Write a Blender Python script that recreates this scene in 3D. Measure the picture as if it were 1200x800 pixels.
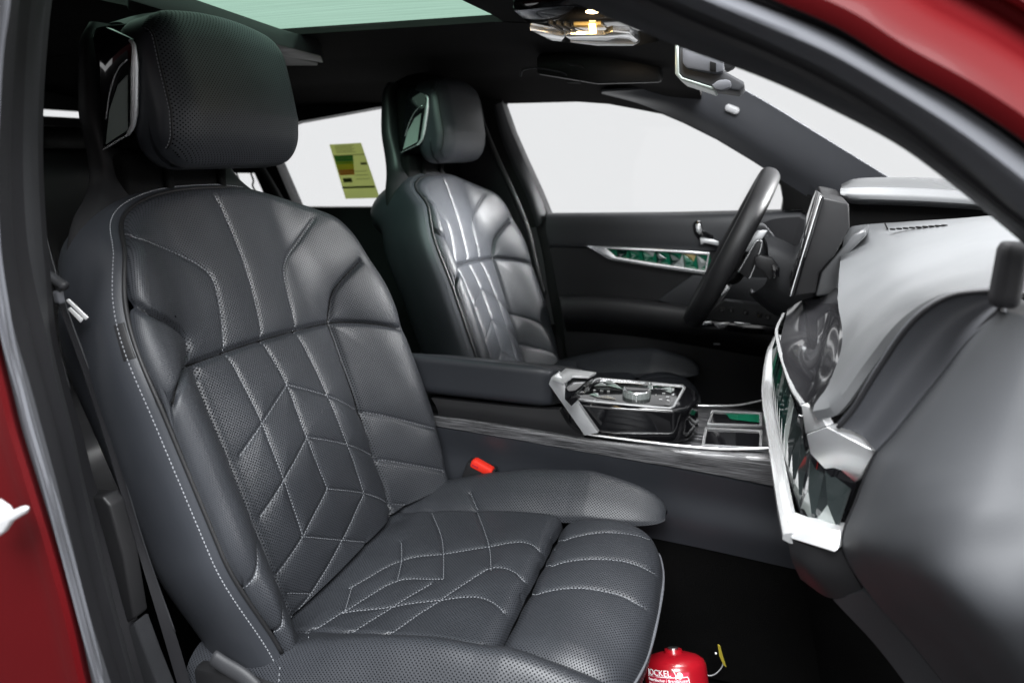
import bpy, bmesh, math, random
import numpy as np
from mathutils import Vector, Matrix
from mathutils.bvhtree import BVHTree
from mathutils.kdtree import KDTree
from mathutils.geometry import tessellate_polygon
random.seed(4); np.random.seed(4)
for o in list(bpy.data.objects): bpy.data.objects.remove(o)
SC = bpy.context.scene; COL = SC.collection

# ------------------------------------------------------------------ camera (x = forward in the car, y = to its left, z = above the cabin floor)
FPX = 800.0; TH = math.radians(18.5); PT = math.radians(15.2)
C = np.array([0, -1.18, 0.92])
RV = np.array([math.cos(TH), math.sin(TH), 0])
HV = np.array([-math.sin(TH), math.cos(TH), 0]); ZV = np.array([0, 0, 1.0])
FV = HV*math.cos(PT) - ZV*math.sin(PT); UV = HV*math.sin(PT) + ZV*math.cos(PT)
cam = bpy.data.cameras.new('camera'); co = bpy.data.objects.new('camera', cam); COL.objects.link(co)
co.matrix_world = Matrix(((RV[0], UV[0], -FV[0], C[0]), (RV[1], UV[1], -FV[1], C[1]), (RV[2], UV[2], -FV[2], C[2]), (0, 0, 0, 1)))
cam.sensor_width = 36; cam.lens = 24; cam.clip_start = 0.02; cam.clip_end = 200
cam.dof.use_dof = True; cam.dof.focus_distance = 0.95; cam.dof.aperture_fstop = 4.5
SC.camera = co

# ------------------------------------------------------------------ light: white overcast surround, with unseen fill lamps added over the windscreen, ahead and outside the door
SKY = 1.45
w = bpy.data.worlds.new('World'); SC.world = w; w.use_nodes = True
bg = w.node_tree.nodes['Background']; bg.inputs[0].default_value = (0.985, 0.99, 1.0, 1); bg.inputs[1].default_value = SKY
def area(name, loc, target, sx, sy, energy, col=(1, 1, 1), spread=180):
    l = bpy.data.lights.new(name, 'AREA'); l.shape = 'RECTANGLE'; l.size = sx; l.size_y = sy; l.energy = energy; l.color = col; l.spread = math.radians(spread)
    o = bpy.data.objects.new(name, l); COL.objects.link(o); o.location = loc
    o.rotation_euler = (Vector(target)-Vector(loc)).to_track_quat('-Z', 'Y').to_euler(); return o
area('fill_windscreen', (0.16, -0.26, 1.55), (0.42, -0.26, 0.8), .45, 1.2, 30, spread=70)  # unseen fill lamp added to brighten the dash top
area('fill_front', (1.7, 0.75, 1.75), (-0.6, 0.48, 0.74), .6, .6, 36, spread=28)  # added out of view to put sheen on the driver's seat
area('fill_seat', (1.9, -0.55, 1.66), (-0.62, -0.40, 0.74), .8, .5, 5, spread=30)  # added fill through the windscreen for the upper near backrest
area('fill_doorway', (0.30, -2.0, 2.5), (-0.25, -0.50, 0.40), 1.6, 1.2, 215, col=(.96, .98, 1.0))  # unseen fill added for high side light through the doorway
vs = SC.view_settings; vs.view_transform = 'Standard'; vs.look = 'None'; vs.exposure = 0; vs.gamma = 1
try: vs.use_curve_mapping = False
except Exception: pass
SC.render.engine = 'CYCLES'
try:
    SC.cycles.max_bounces = 8; SC.cycles.transparent_max_bounces = 12
except Exception: pass

# ------------------------------------------------------------------ pixel of the photograph -> point on a plane of the car
def ray(x, y): return FV + RV*(x-600)/FPX + UV*(400-y)/FPX
def _on(x, y, ax, v):
    d = ray(x, y); t = (v-C[ax])/d[ax]; return C + d*t
def pY(x, y, v): return _on(x, y, 1, v)
def pX(x, y, v): return _on(x, y, 0, v)
def pZ(x, y, v): return _on(x, y, 2, v)
def PY(L, v=None): return [pY(q[0], q[1], v if len(q) < 3 else q[2]) for q in L]
def proj(P):
    q = np.asarray(P)-C; d = q@FV
    return 600+FPX*(q@RV)/d, 400-FPX*(q@UV)/d

# ------------------------------------------------------------------ materials
MAT = {}
def mat(name, col, rough=.5, metal=0, spec=.5, coat=0, **k):
    m = bpy.data.materials.new(name); m.use_nodes = True
    b = m.node_tree.nodes['Principled BSDF']
    b.inputs['Base Color'].default_value = (*col, 1); b.inputs['Roughness'].default_value = rough
    b.inputs['Metallic'].default_value = metal; b.inputs['Specular IOR Level'].default_value = spec
    b.inputs['Coat Weight'].default_value = coat; b.inputs['Coat Roughness'].default_value = .04
    for a, v in k.items():
        b.inputs[a.replace('_', ' ')].default_value = v
    MAT[name] = m; return m
def nd(m, t, **k):
    n = m.node_tree.nodes.new(t)
    for a, v in k.items(): setattr(n, a, v)
    return n
def lk(m, a, b): m.node_tree.links.new(a, b)
def bsdf(m): return m.node_tree.nodes['Principled BSDF']
def grain(m, scale, strength, dist=.001, rough_var=0, col_var=0, detail=4, stretch=None, coord='Object'):
    """fine relief, plus uneven gloss and colour"""
    tc = nd(m, 'ShaderNodeTexCoord'); mp = nd(m, 'ShaderNodeMapping'); lk(m, tc.outputs[coord], mp.inputs[0])
    if stretch: mp.inputs['Scale'].default_value = stretch
    n = nd(m, 'ShaderNodeTexNoise'); n.inputs['Scale'].default_value = scale; n.inputs['Detail'].default_value = detail
    lk(m, mp.outputs[0], n.inputs['Vector'])
    bu = nd(m, 'ShaderNodeBump'); bu.inputs['Strength'].default_value = strength; bu.inputs['Distance'].default_value = dist
    lk(m, n.outputs[0], bu.inputs['Height']); b = bsdf(m); lk(m, bu.outputs[0], b.inputs['Normal'])
    n2 = nd(m, 'ShaderNodeTexNoise'); n2.inputs['Scale'].default_value = 9; n2.inputs['Detail'].default_value = 5
    lk(m, tc.outputs[coord], n2.inputs['Vector'])
    if rough_var:
        r = b.inputs['Roughness'].default_value
        mr = nd(m, 'ShaderNodeMapRange'); mr.inputs[1].default_value = .3; mr.inputs[2].default_value = .7
        mr.inputs[3].default_value = r-rough_var; mr.inputs[4].default_value = r+rough_var
        lk(m, n2.outputs[0], mr.inputs[0]); lk(m, mr.outputs[0], b.inputs['Roughness'])
    if col_var:
        c = b.inputs['Base Color'].default_value[:]
        mx = nd(m, 'ShaderNodeMix', data_type='RGBA'); mx.inputs[6].default_value = [x*(1-col_var) for x in c[:3]]+[1]; mx.inputs[7].default_value = [min(1, x*(1+col_var)) for x in c[:3]]+[1]
        lk(m, n2.outputs[0], mx.inputs[0]); lk(m, mx.outputs[2], b.inputs['Base Color'])
    return tc, bu
LEA = (0.027, 0.0295, 0.035)
def perforated(name):
    m = mat(name, LEA, .42, spec=.5); b = bsdf(m)
    uv = nd(m, 'ShaderNodeUVMap'); mp = nd(m, 'ShaderNodeMapping'); lk(m, uv.outputs[0], mp.inputs[0])
    mp.inputs['Rotation'].default_value = (0, 0, math.pi/4)
    vo = nd(m, 'ShaderNodeTexVoronoi', voronoi_dimensions='2D', feature='F1'); vo.inputs['Scale'].default_value = 1/.0034; vo.inputs['Randomness'].default_value = 0.0
    lk(m, mp.outputs[0], vo.inputs['Vector'])
    hole = nd(m, 'ShaderNodeMapRange', interpolation_type='SMOOTHSTEP'); hole.inputs[1].default_value = .15; hole.inputs[2].default_value = .30
    hole.inputs[3].default_value = 0; hole.inputs[4].default_value = 1
    lk(m, vo.outputs['Distance'], hole.inputs[0])
    n = nd(m, 'ShaderNodeTexNoise'); n.inputs['Scale'].default_value = 900; n.inputs['Detail'].default_value = 3; lk(m, uv.outputs[0], n.inputs['Vector'])
    ad = nd(m, 'ShaderNodeMath', operation='MULTIPLY_ADD'); ad.inputs[1].default_value = .22; lk(m, n.outputs[0], ad.inputs[0]); lk(m, hole.outputs[0], ad.inputs[2])
    bu = nd(m, 'ShaderNodeBump'); bu.inputs['Strength'].default_value = .7; bu.inputs['Distance'].default_value = .001
    lk(m, ad.outputs[0], bu.inputs['Height']); lk(m, bu.outputs[0], b.inputs['Normal'])
    n2 = nd(m, 'ShaderNodeTexNoise'); n2.inputs['Scale'].default_value = 14; n2.inputs['Detail'].default_value = 6; lk(m, uv.outputs[0], n2.inputs['Vector'])
    base = nd(m, 'ShaderNodeMix', data_type='RGBA'); base.inputs[6].default_value = (*[c*.82 for c in LEA], 1); base.inputs[7].default_value = (*[c*1.18 for c in LEA], 1)
    lk(m, n2.outputs[0], base.inputs[0])
    mx = nd(m, 'ShaderNodeMix', data_type='RGBA'); mx.inputs[6].default_value = (.003, .003, .003, 1); lk(m, base.outputs[2], mx.inputs[7])
    lk(m, hole.outputs[0], mx.inputs[0]); lk(m, mx.outputs[2], b.inputs['Base Color'])
    sp = nd(m, 'ShaderNodeMath', operation='MULTIPLY'); sp.inputs[1].default_value = .5; lk(m, hole.outputs[0], sp.inputs[0]); lk(m, sp.outputs[0], b.inputs['Specular IOR Level'])
    mr = nd(m, 'ShaderNodeMapRange'); mr.inputs[3].default_value = .38; mr.inputs[4].default_value = .54; lk(m, n2.outputs[0], mr.inputs[0]); lk(m, mr.outputs[0], b.inputs['Roughness'])
    return m
perforated('perforated')
grain(mat('leather', LEA, .42, spec=.5), 700, .25, .0006, .06, .12)
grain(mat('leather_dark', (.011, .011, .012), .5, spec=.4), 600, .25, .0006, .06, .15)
grain(mat('dash_leather', (.085, .088, .092), .36, spec=.8), 700, .22, .0006, .05, .1)
grain(mat('plastic', (.011, .011, .012), .5, spec=.4), 500, .2, .0005, .08, .15)
grain(mat('trim_grey', (.028, .029, .032), .55, spec=.4), 500, .25, .0006, .05, .12)
grain(mat('trim_mid', (.055, .057, .064), .5, spec=.5), 500, .25, .0006, .05, .12)
grain(mat('rubber_grey', (.085, .088, .098), .7, spec=.25), 300, .2, .0006, .06, .12)
grain(mat('rubber_black', (.012, .012, .014), .6, spec=.35), 300, .25, .0006, .06, .2)
grain(mat('headliner', (.014, .013, .013), .95, spec=.1), 900, .5, .001, 0, .25)
grain(mat('carpet', (.005, .005, .005), 1.0, spec=.05), 1100, 1.0, .004, 0, .4)
mat('gloss_black', (.006, .006, .007), .06, spec=.6, coat=.6)
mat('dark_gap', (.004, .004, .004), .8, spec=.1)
mat('chrome', (.88, .89, .90), .22, .8)
mat('satin_chrome', (.82, .83, .84), .36, .7)
mat('mirror_dark', (.36, .41, .38), .3, .4)
mat('stitch', (.26, .27, .29), .8)
mat('stitch_dark', (.07, .07, .075), .8)
mat('red_button', (.75, .03, .015), .35, spec=.5)
mat('white_plastic', (.42, .42, .43), .4)
mat('white_print', (.85, .85, .85), .6)
mat('grey_print', (.35, .35, .36), .6)
mat('yellow', (.35, .28, .03), .5)
mat('steel', (.55, .55, .55), .3, 1)
grain(mat('red_enamel', (.27, .004, .010), .3, coat=.3), 300, .02, .0003, .04, .05)
mat('red_label', (.42, .02, .05), .45)
# body paint: deep metallic red under clear coat
m = mat('red_paint', (.20, .006, .008), .5, .0, spec=.12, coat=.03)
fl = nd(m, 'ShaderNodeTexNoise'); fl.inputs['Scale'].default_value = 1800; tc = nd(m, 'ShaderNodeTexCoord'); lk(m, tc.outputs['Object'], fl.inputs['Vector'])
mx = nd(m, 'ShaderNodeMix', data_type='RGBA'); mx.inputs[6].default_value = (.040, .0009, .0016, 1); mx.inputs[7].default_value = (.080, .0018, .0032, 1)
lk(m, fl.outputs[0], mx.inputs[0]); lk(m, mx.outputs[2], bsdf(m).inputs['Base Color'])
# silver-grey open-pored wood
m = mat('ash_wood', (.2, .2, .2), .34, spec=.6, coat=.35); b = bsdf(m)
tc = nd(m, 'ShaderNodeTexCoord'); mp = nd(m, 'ShaderNodeMapping'); lk(m, tc.outputs['Object'], mp.inputs[0]); mp.inputs['Scale'].default_value = (14, 240, 700)
n = nd(m, 'ShaderNodeTexNoise'); n.inputs['Scale'].default_value = 1; n.inputs['Detail'].default_value = 8; n.inputs['Roughness'].default_value = .7; lk(m, mp.outputs[0], n.inputs['Vector'])
cr = nd(m, 'ShaderNodeValToRGB'); cr.color_ramp.elements[0].position = .42; cr.color_ramp.elements[0].color = (.008, .008, .009, 1)
cr.color_ramp.elements[1].position = .74; cr.color_ramp.elements[1].color = (.24, .24, .25, 1); lk(m, n.outputs[0], cr.inputs[0]); lk(m, cr.outputs[0], b.inputs['Base Color'])
bu = nd(m, 'ShaderNodeBump'); bu.inputs['Strength'].default_value = .4; bu.inputs['Distance'].default_value = .0006; lk(m, n.outputs[0], bu.inputs['Height']); lk(m, bu.outputs[0], b.inputs['Normal'])
def glass(name, tint, refl=.06, streak=0):
    m = bpy.data.materials.new(name); m.use_nodes = True; nt = m.node_tree; nt.nodes.clear()
    out = nt.nodes.new('ShaderNodeOutputMaterial'); t = nt.nodes.new('ShaderNodeBsdfTransparent'); g = nt.nodes.new('ShaderNodeBsdfGlossy')
    g.inputs['Roughness'].default_value = .02; mixs = nt.nodes.new('ShaderNodeMixShader')
    t.inputs[0].default_value = (*tint, 1)
    if streak:
        tc = nt.nodes.new('ShaderNodeTexCoord'); mp = nt.nodes.new('ShaderNodeMapping'); mp.inputs['Scale'].default_value = (5, 160, 1)
        n = nt.nodes.new('ShaderNodeTexNoise'); n.inputs['Scale'].default_value = 1; n.inputs['Detail'].default_value = 5
        mx = nt.nodes.new('ShaderNodeMix'); mx.data_type = 'RGBA'; mx.inputs[6].default_value = (*[c*.75 for c in tint], 1); mx.inputs[7].default_value = (*[min(1, c*1.2) for c in tint], 1)
        nt.links.new(tc.outputs['Object'], mp.inputs[0]); nt.links.new(mp.outputs[0], n.inputs[0]); nt.links.new(n.outputs[0], mx.inputs[0]); nt.links.new(mx.outputs[2], t.inputs[0])
    mixs.inputs[0].default_value = .010; nt.links.new(t.outputs[0], mixs.inputs[1]); nt.links.new(g.outputs[0], mixs.inputs[2]); nt.links.new(mixs.outputs[0], out.inputs[0])
    MAT[name] = m; return m
TT = (.832/SKY)**.5       # a pane has two faces
glass('window_glass', (TT*1.0, TT*1.003, TT*1.005))
glass('roof_glass', (.40/SKY, .62/SKY, .50/SKY), streak=1)
def crystal(name, col):
    return mat(name, col, .05, 0, .8, coat=1.0)
crystal('gem_green', (.008, .12, .065)); crystal('gem_dark', (.006, .025, .02)); crystal('gem_clear', (.30, .33, .32)); crystal('gem_amber', (.45, .35, .16))
m = mat('lamp_glow', (1, .8, .5), .4); bsdf(m).inputs['Emission Color'].default_value = (1, .62, .22, 1); bsdf(m).inputs['Emission Strength'].default_value = 9

# ------------------------------------------------------------------ scene kit
def tag(o, label=None, cat=None, group=None, kind=None):
    if label: o['label'] = label
    if cat: o['category'] = cat
    if group: o['group'] = group
    if kind: o['kind'] = kind
    return o
def thing(name, label, cat, loc=(0, 0, 0), group=None):
    o = bpy.data.objects.new(name, None); COL.objects.link(o); o.location = loc; o.empty_display_size = .05
    return tag(o, label, cat, group)
def link(name, me, material, parent=None):
    o = bpy.data.objects.new(name, me); COL.objects.link(o)
    if material:
        me.materials.clear(); me.materials.append(MAT[material])
    if parent is not None:
        base = Vector((0, 0, 0)); p = parent
        while p is not None: base += p.location; p = p.parent
        o.parent = parent; o.location = -base
    return o
def mesh(name, V, F, material, parent=None, smooth=True, normals=None, uvs=None):
    me = bpy.data.meshes.new(name); me.from_pydata([tuple(map(float, v)) for v in V], [], [tuple(map(int, f)) for f in F]); me.update()
    if smooth: me.polygons.foreach_set('use_smooth', [True]*len(me.polygons))
    if uvs is not None:
        l = me.uv_layers.new(name='UVMap'); vi = np.empty(len(me.loops), int); me.loops.foreach_get('vertex_index', vi)
        l.data.foreach_set('uv', np.asarray(uvs, float)[vi].ravel())
    if normals is not None: me.normals_split_custom_set_from_vertices([tuple(map(float, n)) for n in normals])
    return link(name, me, material, parent)
def spl(pts, n, closed=False):
    """centripetal-ish Catmull-Rom through pts, resampled to n even points"""
    p = np.asarray(pts, float)
    if len(p) == 2 and not closed: return p[0]+(p[1]-p[0])*np.linspace(0, 1, n)[:, None]
    q = np.vstack([p[-1], p, p[0], p[1]]) if closed else np.vstack([2*p[0]-p[1], p, 2*p[-1]-p[-2]])
    out = []
    for i in range(1, len(q)-2):
        t = np.linspace(0, 1, 24, endpoint=False)[:, None]
        a, b_, c, d = q[i-1], q[i], q[i+1], q[i+2]
        k = np.linalg.norm(c-b_)
        m1 = (c-a)*(k/max(1e-9, np.linalg.norm(b_-a)+k)); m2 = (d-b_)*(k/max(1e-9, np.linalg.norm(d-c)+k))
        out.append((2*t**3-3*t**2+1)*b_+(t**3-2*t**2+t)*m1+(-2*t**3+3*t**2)*c+(t**3-t**2)*m2)
    out = np.vstack(out+[q[-2][None]] if not closed else out+[p[0][None]])
    s = np.r_[0, np.cumsum(np.linalg.norm(np.diff(out, axis=0), axis=1))]
    x = np.linspace(0, s[-1], n+1)[:-1] if closed else np.linspace(0, s[-1], n)
    return np.stack([np.interp(x, s, out[:, k]) for k in range(out.shape[1])], 1)
def lin(pts, n):
    p = np.asarray(pts, float); s = np.r_[0, np.cumsum(np.linalg.norm(np.diff(p, axis=0), axis=1))]
    x = np.linspace(0, s[-1], n); return np.stack([np.interp(x, s, p[:, k]) for k in range(p.shape[1])], 1)
def gridnormals(P):
    a = np.gradient(P, axis=0); b_ = np.gradient(P, axis=1); n = np.cross(a, b_); return n/np.maximum(1e-12, np.linalg.norm(n, axis=2))[..., None]
def gridfaces(n, m, off=0, closed=False):
    i, j = np.meshgrid(np.arange(n-1), np.arange(m if closed else m-1), indexing='ij'); j2 = (j+1) % m
    return np.stack([i*m+j, (i+1)*m+j, (i+1)*m+j2, i*m+j2], -1).reshape(-1, 4)+off
def sheet(name, P, material, parent=None, thick=0, side=1, uvs=None):
    """surface through a grid of points; with thick, a solid of that thickness"""
    n, m = P.shape[:2]
    if not thick: return mesh(name, P.reshape(-1, 3), gridfaces(n, m), material, parent, uvs=uvs)
    N = gridnormals(P); N = N*np.sign((N*(C-P)).sum()); Q = P-N*thick     # thickness lies behind the seen face
    F = gridfaces(n, m); V = np.vstack([P.reshape(-1, 3), Q.reshape(-1, 3)]); k = n*m
    F2 = F[:, ::-1]+k; idx = np.arange(k).reshape(n, m)
    ring = np.r_[idx[0, :], idx[1:, -1], idx[-1, -2::-1], idx[-2:0:-1, 0]]; rn = np.roll(ring, -1)
    F3 = np.stack([ring, ring+k, rn+k, rn], 1)
    o = mesh(name, V, np.vstack([F, F2, F3]), material, parent)
    me = o.data; bm = bmesh.new(); bm.from_mesh(me); bmesh.ops.recalc_face_normals(bm, faces=bm.faces); bm.to_mesh(me); bm.free()
    sharp(o, 40); return o
def sharp(o, deg=40):
    me = o.data; bm = bmesh.new(); bm.from_mesh(me); a = math.radians(deg)
    for e in bm.edges:
        if len(e.link_faces) == 2: e.smooth = e.calc_face_angle(0) < a
    for f in bm.faces: f.smooth = True
    bm.to_mesh(me); bm.free()
def loft(rows, n, m, cross=spl):
    """rows of control points -> n x m grid (m along a row, n across the rows)"""
    R = np.stack([spl(r, m) for r in rows]); return np.stack([cross(R[:, j], n) for j in range(m)], 1)
def tube(name, pts, r, material, parent=None, seg=10, n=None, closed=False, flat=1.0):
    p = spl(pts, n or max(8, len(pts)*6), closed); k = len(p)
    rr = np.full(k, r) if np.isscalar(r) else np.interp(np.linspace(0, 1, k), np.linspace(0, 1, len(r)), r)
    t = (np.roll(p, -1, 0)-np.roll(p, 1, 0)) if closed else np.gradient(p, axis=0)
    t /= np.linalg.norm(t, axis=1)[:, None]
    up = np.array([0, 0, 1.0]) if abs(t[:, 2]).mean() < .8 else np.array([1.0, 0, 0])
    a = np.cross(t, up); a /= np.linalg.norm(a, axis=1)[:, None]; b_ = np.cross(a, t)
    ang = np.linspace(0, 2*math.pi, seg, endpoint=False)
    P = p[:, None]+rr[:, None, None]*(np.cos(ang)[None, :, None]*a[:, None]*flat+np.sin(ang)[None, :, None]*b_[:, None])
    V = P.reshape(-1, 3)
    if closed:
        P2 = np.concatenate([P, P[:1]]); F = gridfaces(k+1, seg, closed=True) % (k*seg)
        return mesh(name, V, F, material, parent)
    F = [tuple(f) for f in gridfaces(k, seg, closed=True)]+[tuple(range(seg)), tuple(range((k-1)*seg, k*seg))[::-1]]
    return mesh(name, V, F, material, parent)
def slab(name, poly, vec, material, parent=None, bev=0.0, seg=2, holes=()):
    """outline (with holes) given real thickness along vec, edges rounded"""
    loops = [[Vector(p) for p in poly]]+[[Vector(p) for p in h] for h in holes]
    tri = tessellate_polygon(loops); V = [v for l in loops for v in l]; k = len(V); vec = Vector(vec)
    bm = bmesh.new(); vs_ = [bm.verts.new(v) for v in V]+[bm.verts.new(v+vec) for v in V]
    if holes:
        for t in tri:
            bm.faces.new([vs_[i] for i in t]); bm.faces.new([vs_[i+k] for i in t][::-1])
    else:
        bm.faces.new(vs_[:k]); bm.faces.new(vs_[k:][::-1])
    s = 0
    for l in loops:
        for i in range(len(l)):
            a, b_ = s+i, s+(i+1) % len(l); bm.faces.new([vs_[a], vs_[b_], vs_[b_+k], vs_[a+k]])
        s += len(l)
    bmesh.ops.recalc_face_normals(bm, faces=bm.faces)
    if bev:
        es = [e for e in bm.edges if len(e.link_faces) == 2 and e.calc_face_angle(0) > .5]
        bmesh.ops.bevel(bm, geom=es, offset=bev, segments=seg, profile=.5, affect='EDGES', clamp_overlap=True)
    me = bpy.data.meshes.new(name); bm.to_mesh(me); bm.free(); o = link(name, me, material, parent); sharp(o, 32); return o
def rboxm(h, r, n=8):
    """rounded box: half sizes h, radii r (three values)"""
    h = np.asarray(h, float); r = np.minimum(np.broadcast_to(np.asarray(r, float), 3), h*.999)
    g = np.linspace(-1, 1, 2*n+1); V = []; F = []
    for ax in range(3):
        for s in (-1, 1):
            a, b_ = np.meshgrid(g, g, indexing='ij'); P = np.zeros(a.shape+(3,)); o = [k for k in range(3) if k != ax]
            P[..., ax] = s; P[..., o[0]] = np.tan(a*math.pi/4); P[..., o[1]] = np.tan(b_*math.pi/4)
            k = sum(len(x) for x in V); V.append(P.reshape(-1, 3)); f = gridfaces(len(g), len(g), k)
            F.append(f if (s > 0) == (ax != 1) else f[:, ::-1])
    V = np.vstack(V); F = np.vstack(F)
    nrm = V/np.linalg.norm(V, axis=1)[:, None]
    core = h-r; big = V*h; cl = np.clip(big, -core, core); d = (big-cl)/r; L = np.linalg.norm(d, axis=1)
    d = np.where(L[:, None] > 1e-9, d/np.maximum(L, 1e-9)[:, None], 0)
    return cl+d*r, F
def rbox(name, c, h, r, material, parent=None, n=6, rot=None, deform=None):
    V, F = rboxm(h, r, n)
    if deform: V = deform(V)
    if rot is not None: V = V@np.asarray(rot).T
    o = mesh(name, V+np.asarray(c), F, material, parent)
    bm = bmesh.new(); bm.from_mesh(o.data); bmesh.ops.remove_doubles(bm, verts=bm.verts, dist=1e-6); bmesh.ops.recalc_face_normals(bm, faces=bm.faces)
    for f in bm.faces: f.smooth = True
    bm.to_mesh(o.data); bm.free(); return o
def lathe(name, prof, c, axis, material, parent=None, seg=40):
    ax = np.asarray(axis, float); ax /= np.linalg.norm(ax); a = np.cross(ax, [0, 0, 1.] if abs(ax[2]) < .9 else [1., 0, 0]); a /= np.linalg.norm(a); b_ = np.cross(ax, a)
    ang = np.linspace(0, 2*math.pi, seg, endpoint=False); pr = np.asarray(prof, float)
    P = np.asarray(c)+pr[:, None, 1:2]*ax+pr[:, None, 0:1]*(np.cos(ang)[None, :, None]*a+np.sin(ang)[None, :, None]*b_)
    F = [tuple(f) for f in gridfaces(len(pr), seg, closed=True)]+[tuple(range(seg)), tuple(range((len(pr)-1)*seg, len(pr)*seg))[::-1]]
    o = mesh(name, P.reshape(-1, 3), F, material, parent); sharp(o, 35); return o
def text(name, s, loc, xdir, ydir, size, material, parent, extrude=.0003, wrap=None):
    cu = bpy.data.curves.new(name, 'FONT'); cu.body = s; cu.size = size; cu.extrude = extrude
    t = bpy.data.objects.new(name, cu); COL.objects.link(t); dg = bpy.context.evaluated_depsgraph_get()
    me = bpy.data.meshes.new_from_object(t.evaluated_get(dg)); bpy.data.objects.remove(t)
    V = np.empty(len(me.vertices)*3); me.vertices.foreach_get('co', V); V = V.reshape(-1, 3)
    if wrap: V = wrap(V)
    else:
        x = np.asarray(xdir, float); y = np.asarray(ydir, float); x /= np.linalg.norm(x); y /= np.linalg.norm(y); z = np.cross(x, y)
        V = np.asarray(loc)+V[:, :1]*x+V[:, 1:2]*y+V[:, 2:3]*z
    me.vertices.foreach_set('co', V.ravel()); me.update(); return link(name, me, material, parent)
def translucent(name, col):
    m = mat(name, col, .7); nt = m.node_tree; t = nt.nodes.new('ShaderNodeBsdfTranslucent'); t.inputs[0].default_value = (*col, 1)
    ms = nt.nodes.new('ShaderNodeMixShader'); ms.inputs[0].default_value = .7; out = nt.nodes['Material Output']
    nt.links.new(bsdf(m).outputs[0], ms.inputs[1]); nt.links.new(t.outputs[0], ms.inputs[2]); nt.links.new(ms.outputs[0], out.inputs[0]); return m
def copy_tree(o, parent=None):
    c = o.copy(); COL.objects.link(c); c.parent = parent
    for ch in list(o.children): copy_tree(ch, c)
    return c
def sm(a, b, x):
    t = np.clip((x-a)/(b-a), 0, 1); return t*t*(3-2*t)

# ================================================================== THE SETTING
X0, X1 = -2.3, .75
carpet = mesh('floor', [(X0, -.70, 0), (X1, -.70, 0), (X1, .72, 0), (X0, .72, 0)], [(0, 1, 2, 3)], 'carpet', smooth=False); tag(carpet, kind='structure')
grain(mat('asphalt', (.05, .05, .052), .9, spec=.2), 60, .6, .01, 0, .3)
grd = mesh('ground', [(-6, -9, -.36), (6, -9, -.36), (6, -.3, -.36), (-6, -.3, -.36)], [(0, 1, 2, 3)], 'asphalt', smooth=False); tag(grd, kind='structure')

# ================================================================== FRONT SEATS
SEATY = -.39
seat = thing('car_seat', 'black quilted leather front passenger seat with white stitching, nearest the open door', 'car seat', (-.40, SEATY, 0), 'front seats')
O_ = np.array([-.525, SEATY, .365]); vB = np.array([-.326, 0, .945]); vB /= np.linalg.norm(vB); nB = np.array([vB[2], 0, -vB[0]]); uB = np.array([0, 1., 0])
WB = .257
def arch(u): return .295+.252*(np.clip(1-(np.abs(u)/WB)**2.7, 0, 1))**(1/2.2)
def waist(v): return 1-.10*sm(.12, -.05, v)
# --- outline of the front face of the backrest (right bottom, over the top, to left bottom)
ph = np.linspace(0, 1, 400)
uu = WB*np.sin(np.linspace(math.pi/2, -math.pi/2, 4001)); tt = arch(uu)
sidev = np.linspace(-.03, .295, 1200)[:-1]
out_u = np.r_[WB*waist(sidev), uu, -WB*waist(sidev[::-1])]; out_v = np.r_[sidev, tt, sidev[::-1]]
okd = KDTree(len(out_u))
for i in range(len(out_u)): okd.insert((out_u[i], out_v[i], 0), i)
okd.balance()
def back_off(u, v, e):
    b_ = .068*sm(.138, .236, np.abs(u))*(1-sm(.29, .43, v))
    b_ = b_+.056*sm(.10, .23, np.abs(u))*sm(.29, .43, v)*(1-.6*sm(.46, .54, v))
    low = .010*np.exp(-((v-.16)/.10)**2)*(1-sm(.08, .15, np.abs(u)))
    r = .019; q = np.clip(r-e, 0, r)
    return b_+low-(r-np.sqrt(np.maximum(0, r*r-q*q)))*1.0
STEP = .0022
ns = int(2*WB/STEP); nt = int(.57/STEP)
s_ = np.linspace(-1, 1, ns); t_ = np.linspace(0, 1, nt)
S, T = np.meshgrid(s_, t_, indexing='ij')
u0 = WB*(.55*S+.45*np.sin(S*math.pi/2)); V_ = -.03+T*(arch(u0)+.03); U_ = u0*waist(V_)
E_ = np.array([okd.find((a, b_, 0))[2] for a, b_ in zip(U_.ravel(), V_.ravel())]).reshape(U_.shape)
E_[0, :] = 0; E_[-1, :] = 0; E_[:, -1] = 0
OFF = back_off(U_, V_, E_)
Pback = O_+U_[..., None]*uB+V_[..., None]*vB+OFF[..., None]*nB
# --- cushion: insert, front roll, two side bolsters
def cbase(x): return .331+.040*(x+.50)/.265+.006*np.sin(np.clip((x+.5)/.27, 0, 1)*math.pi)
def patch(x0, x1, y0, y1, zf):
    n, m = int(abs(x1-x0)/STEP), int(abs(y1-y0)/STEP)
    X, Y = np.meshgrid(np.linspace(x0, x1, n), np.linspace(y0, y1, m), indexing='ij'); return np.stack([X, Y+SEATY, zf(X, Y)], -1)
def round_edge(d, r):
    q = np.clip(r-d, 0, r); return -(r-np.sqrt(np.maximum(0, r*r-q*q)))
HB = .163
def z_ins(x, y):
    return cbase(x)-.012*np.exp(-((x+.40)/.09)**2)*(1-(y/HB)**2)+round_edge(-.232-x, .024)+round_edge(HB-np.abs(y), .010)
Pins = patch(-.60, -.232, -HB, HB, z_ins)
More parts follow.
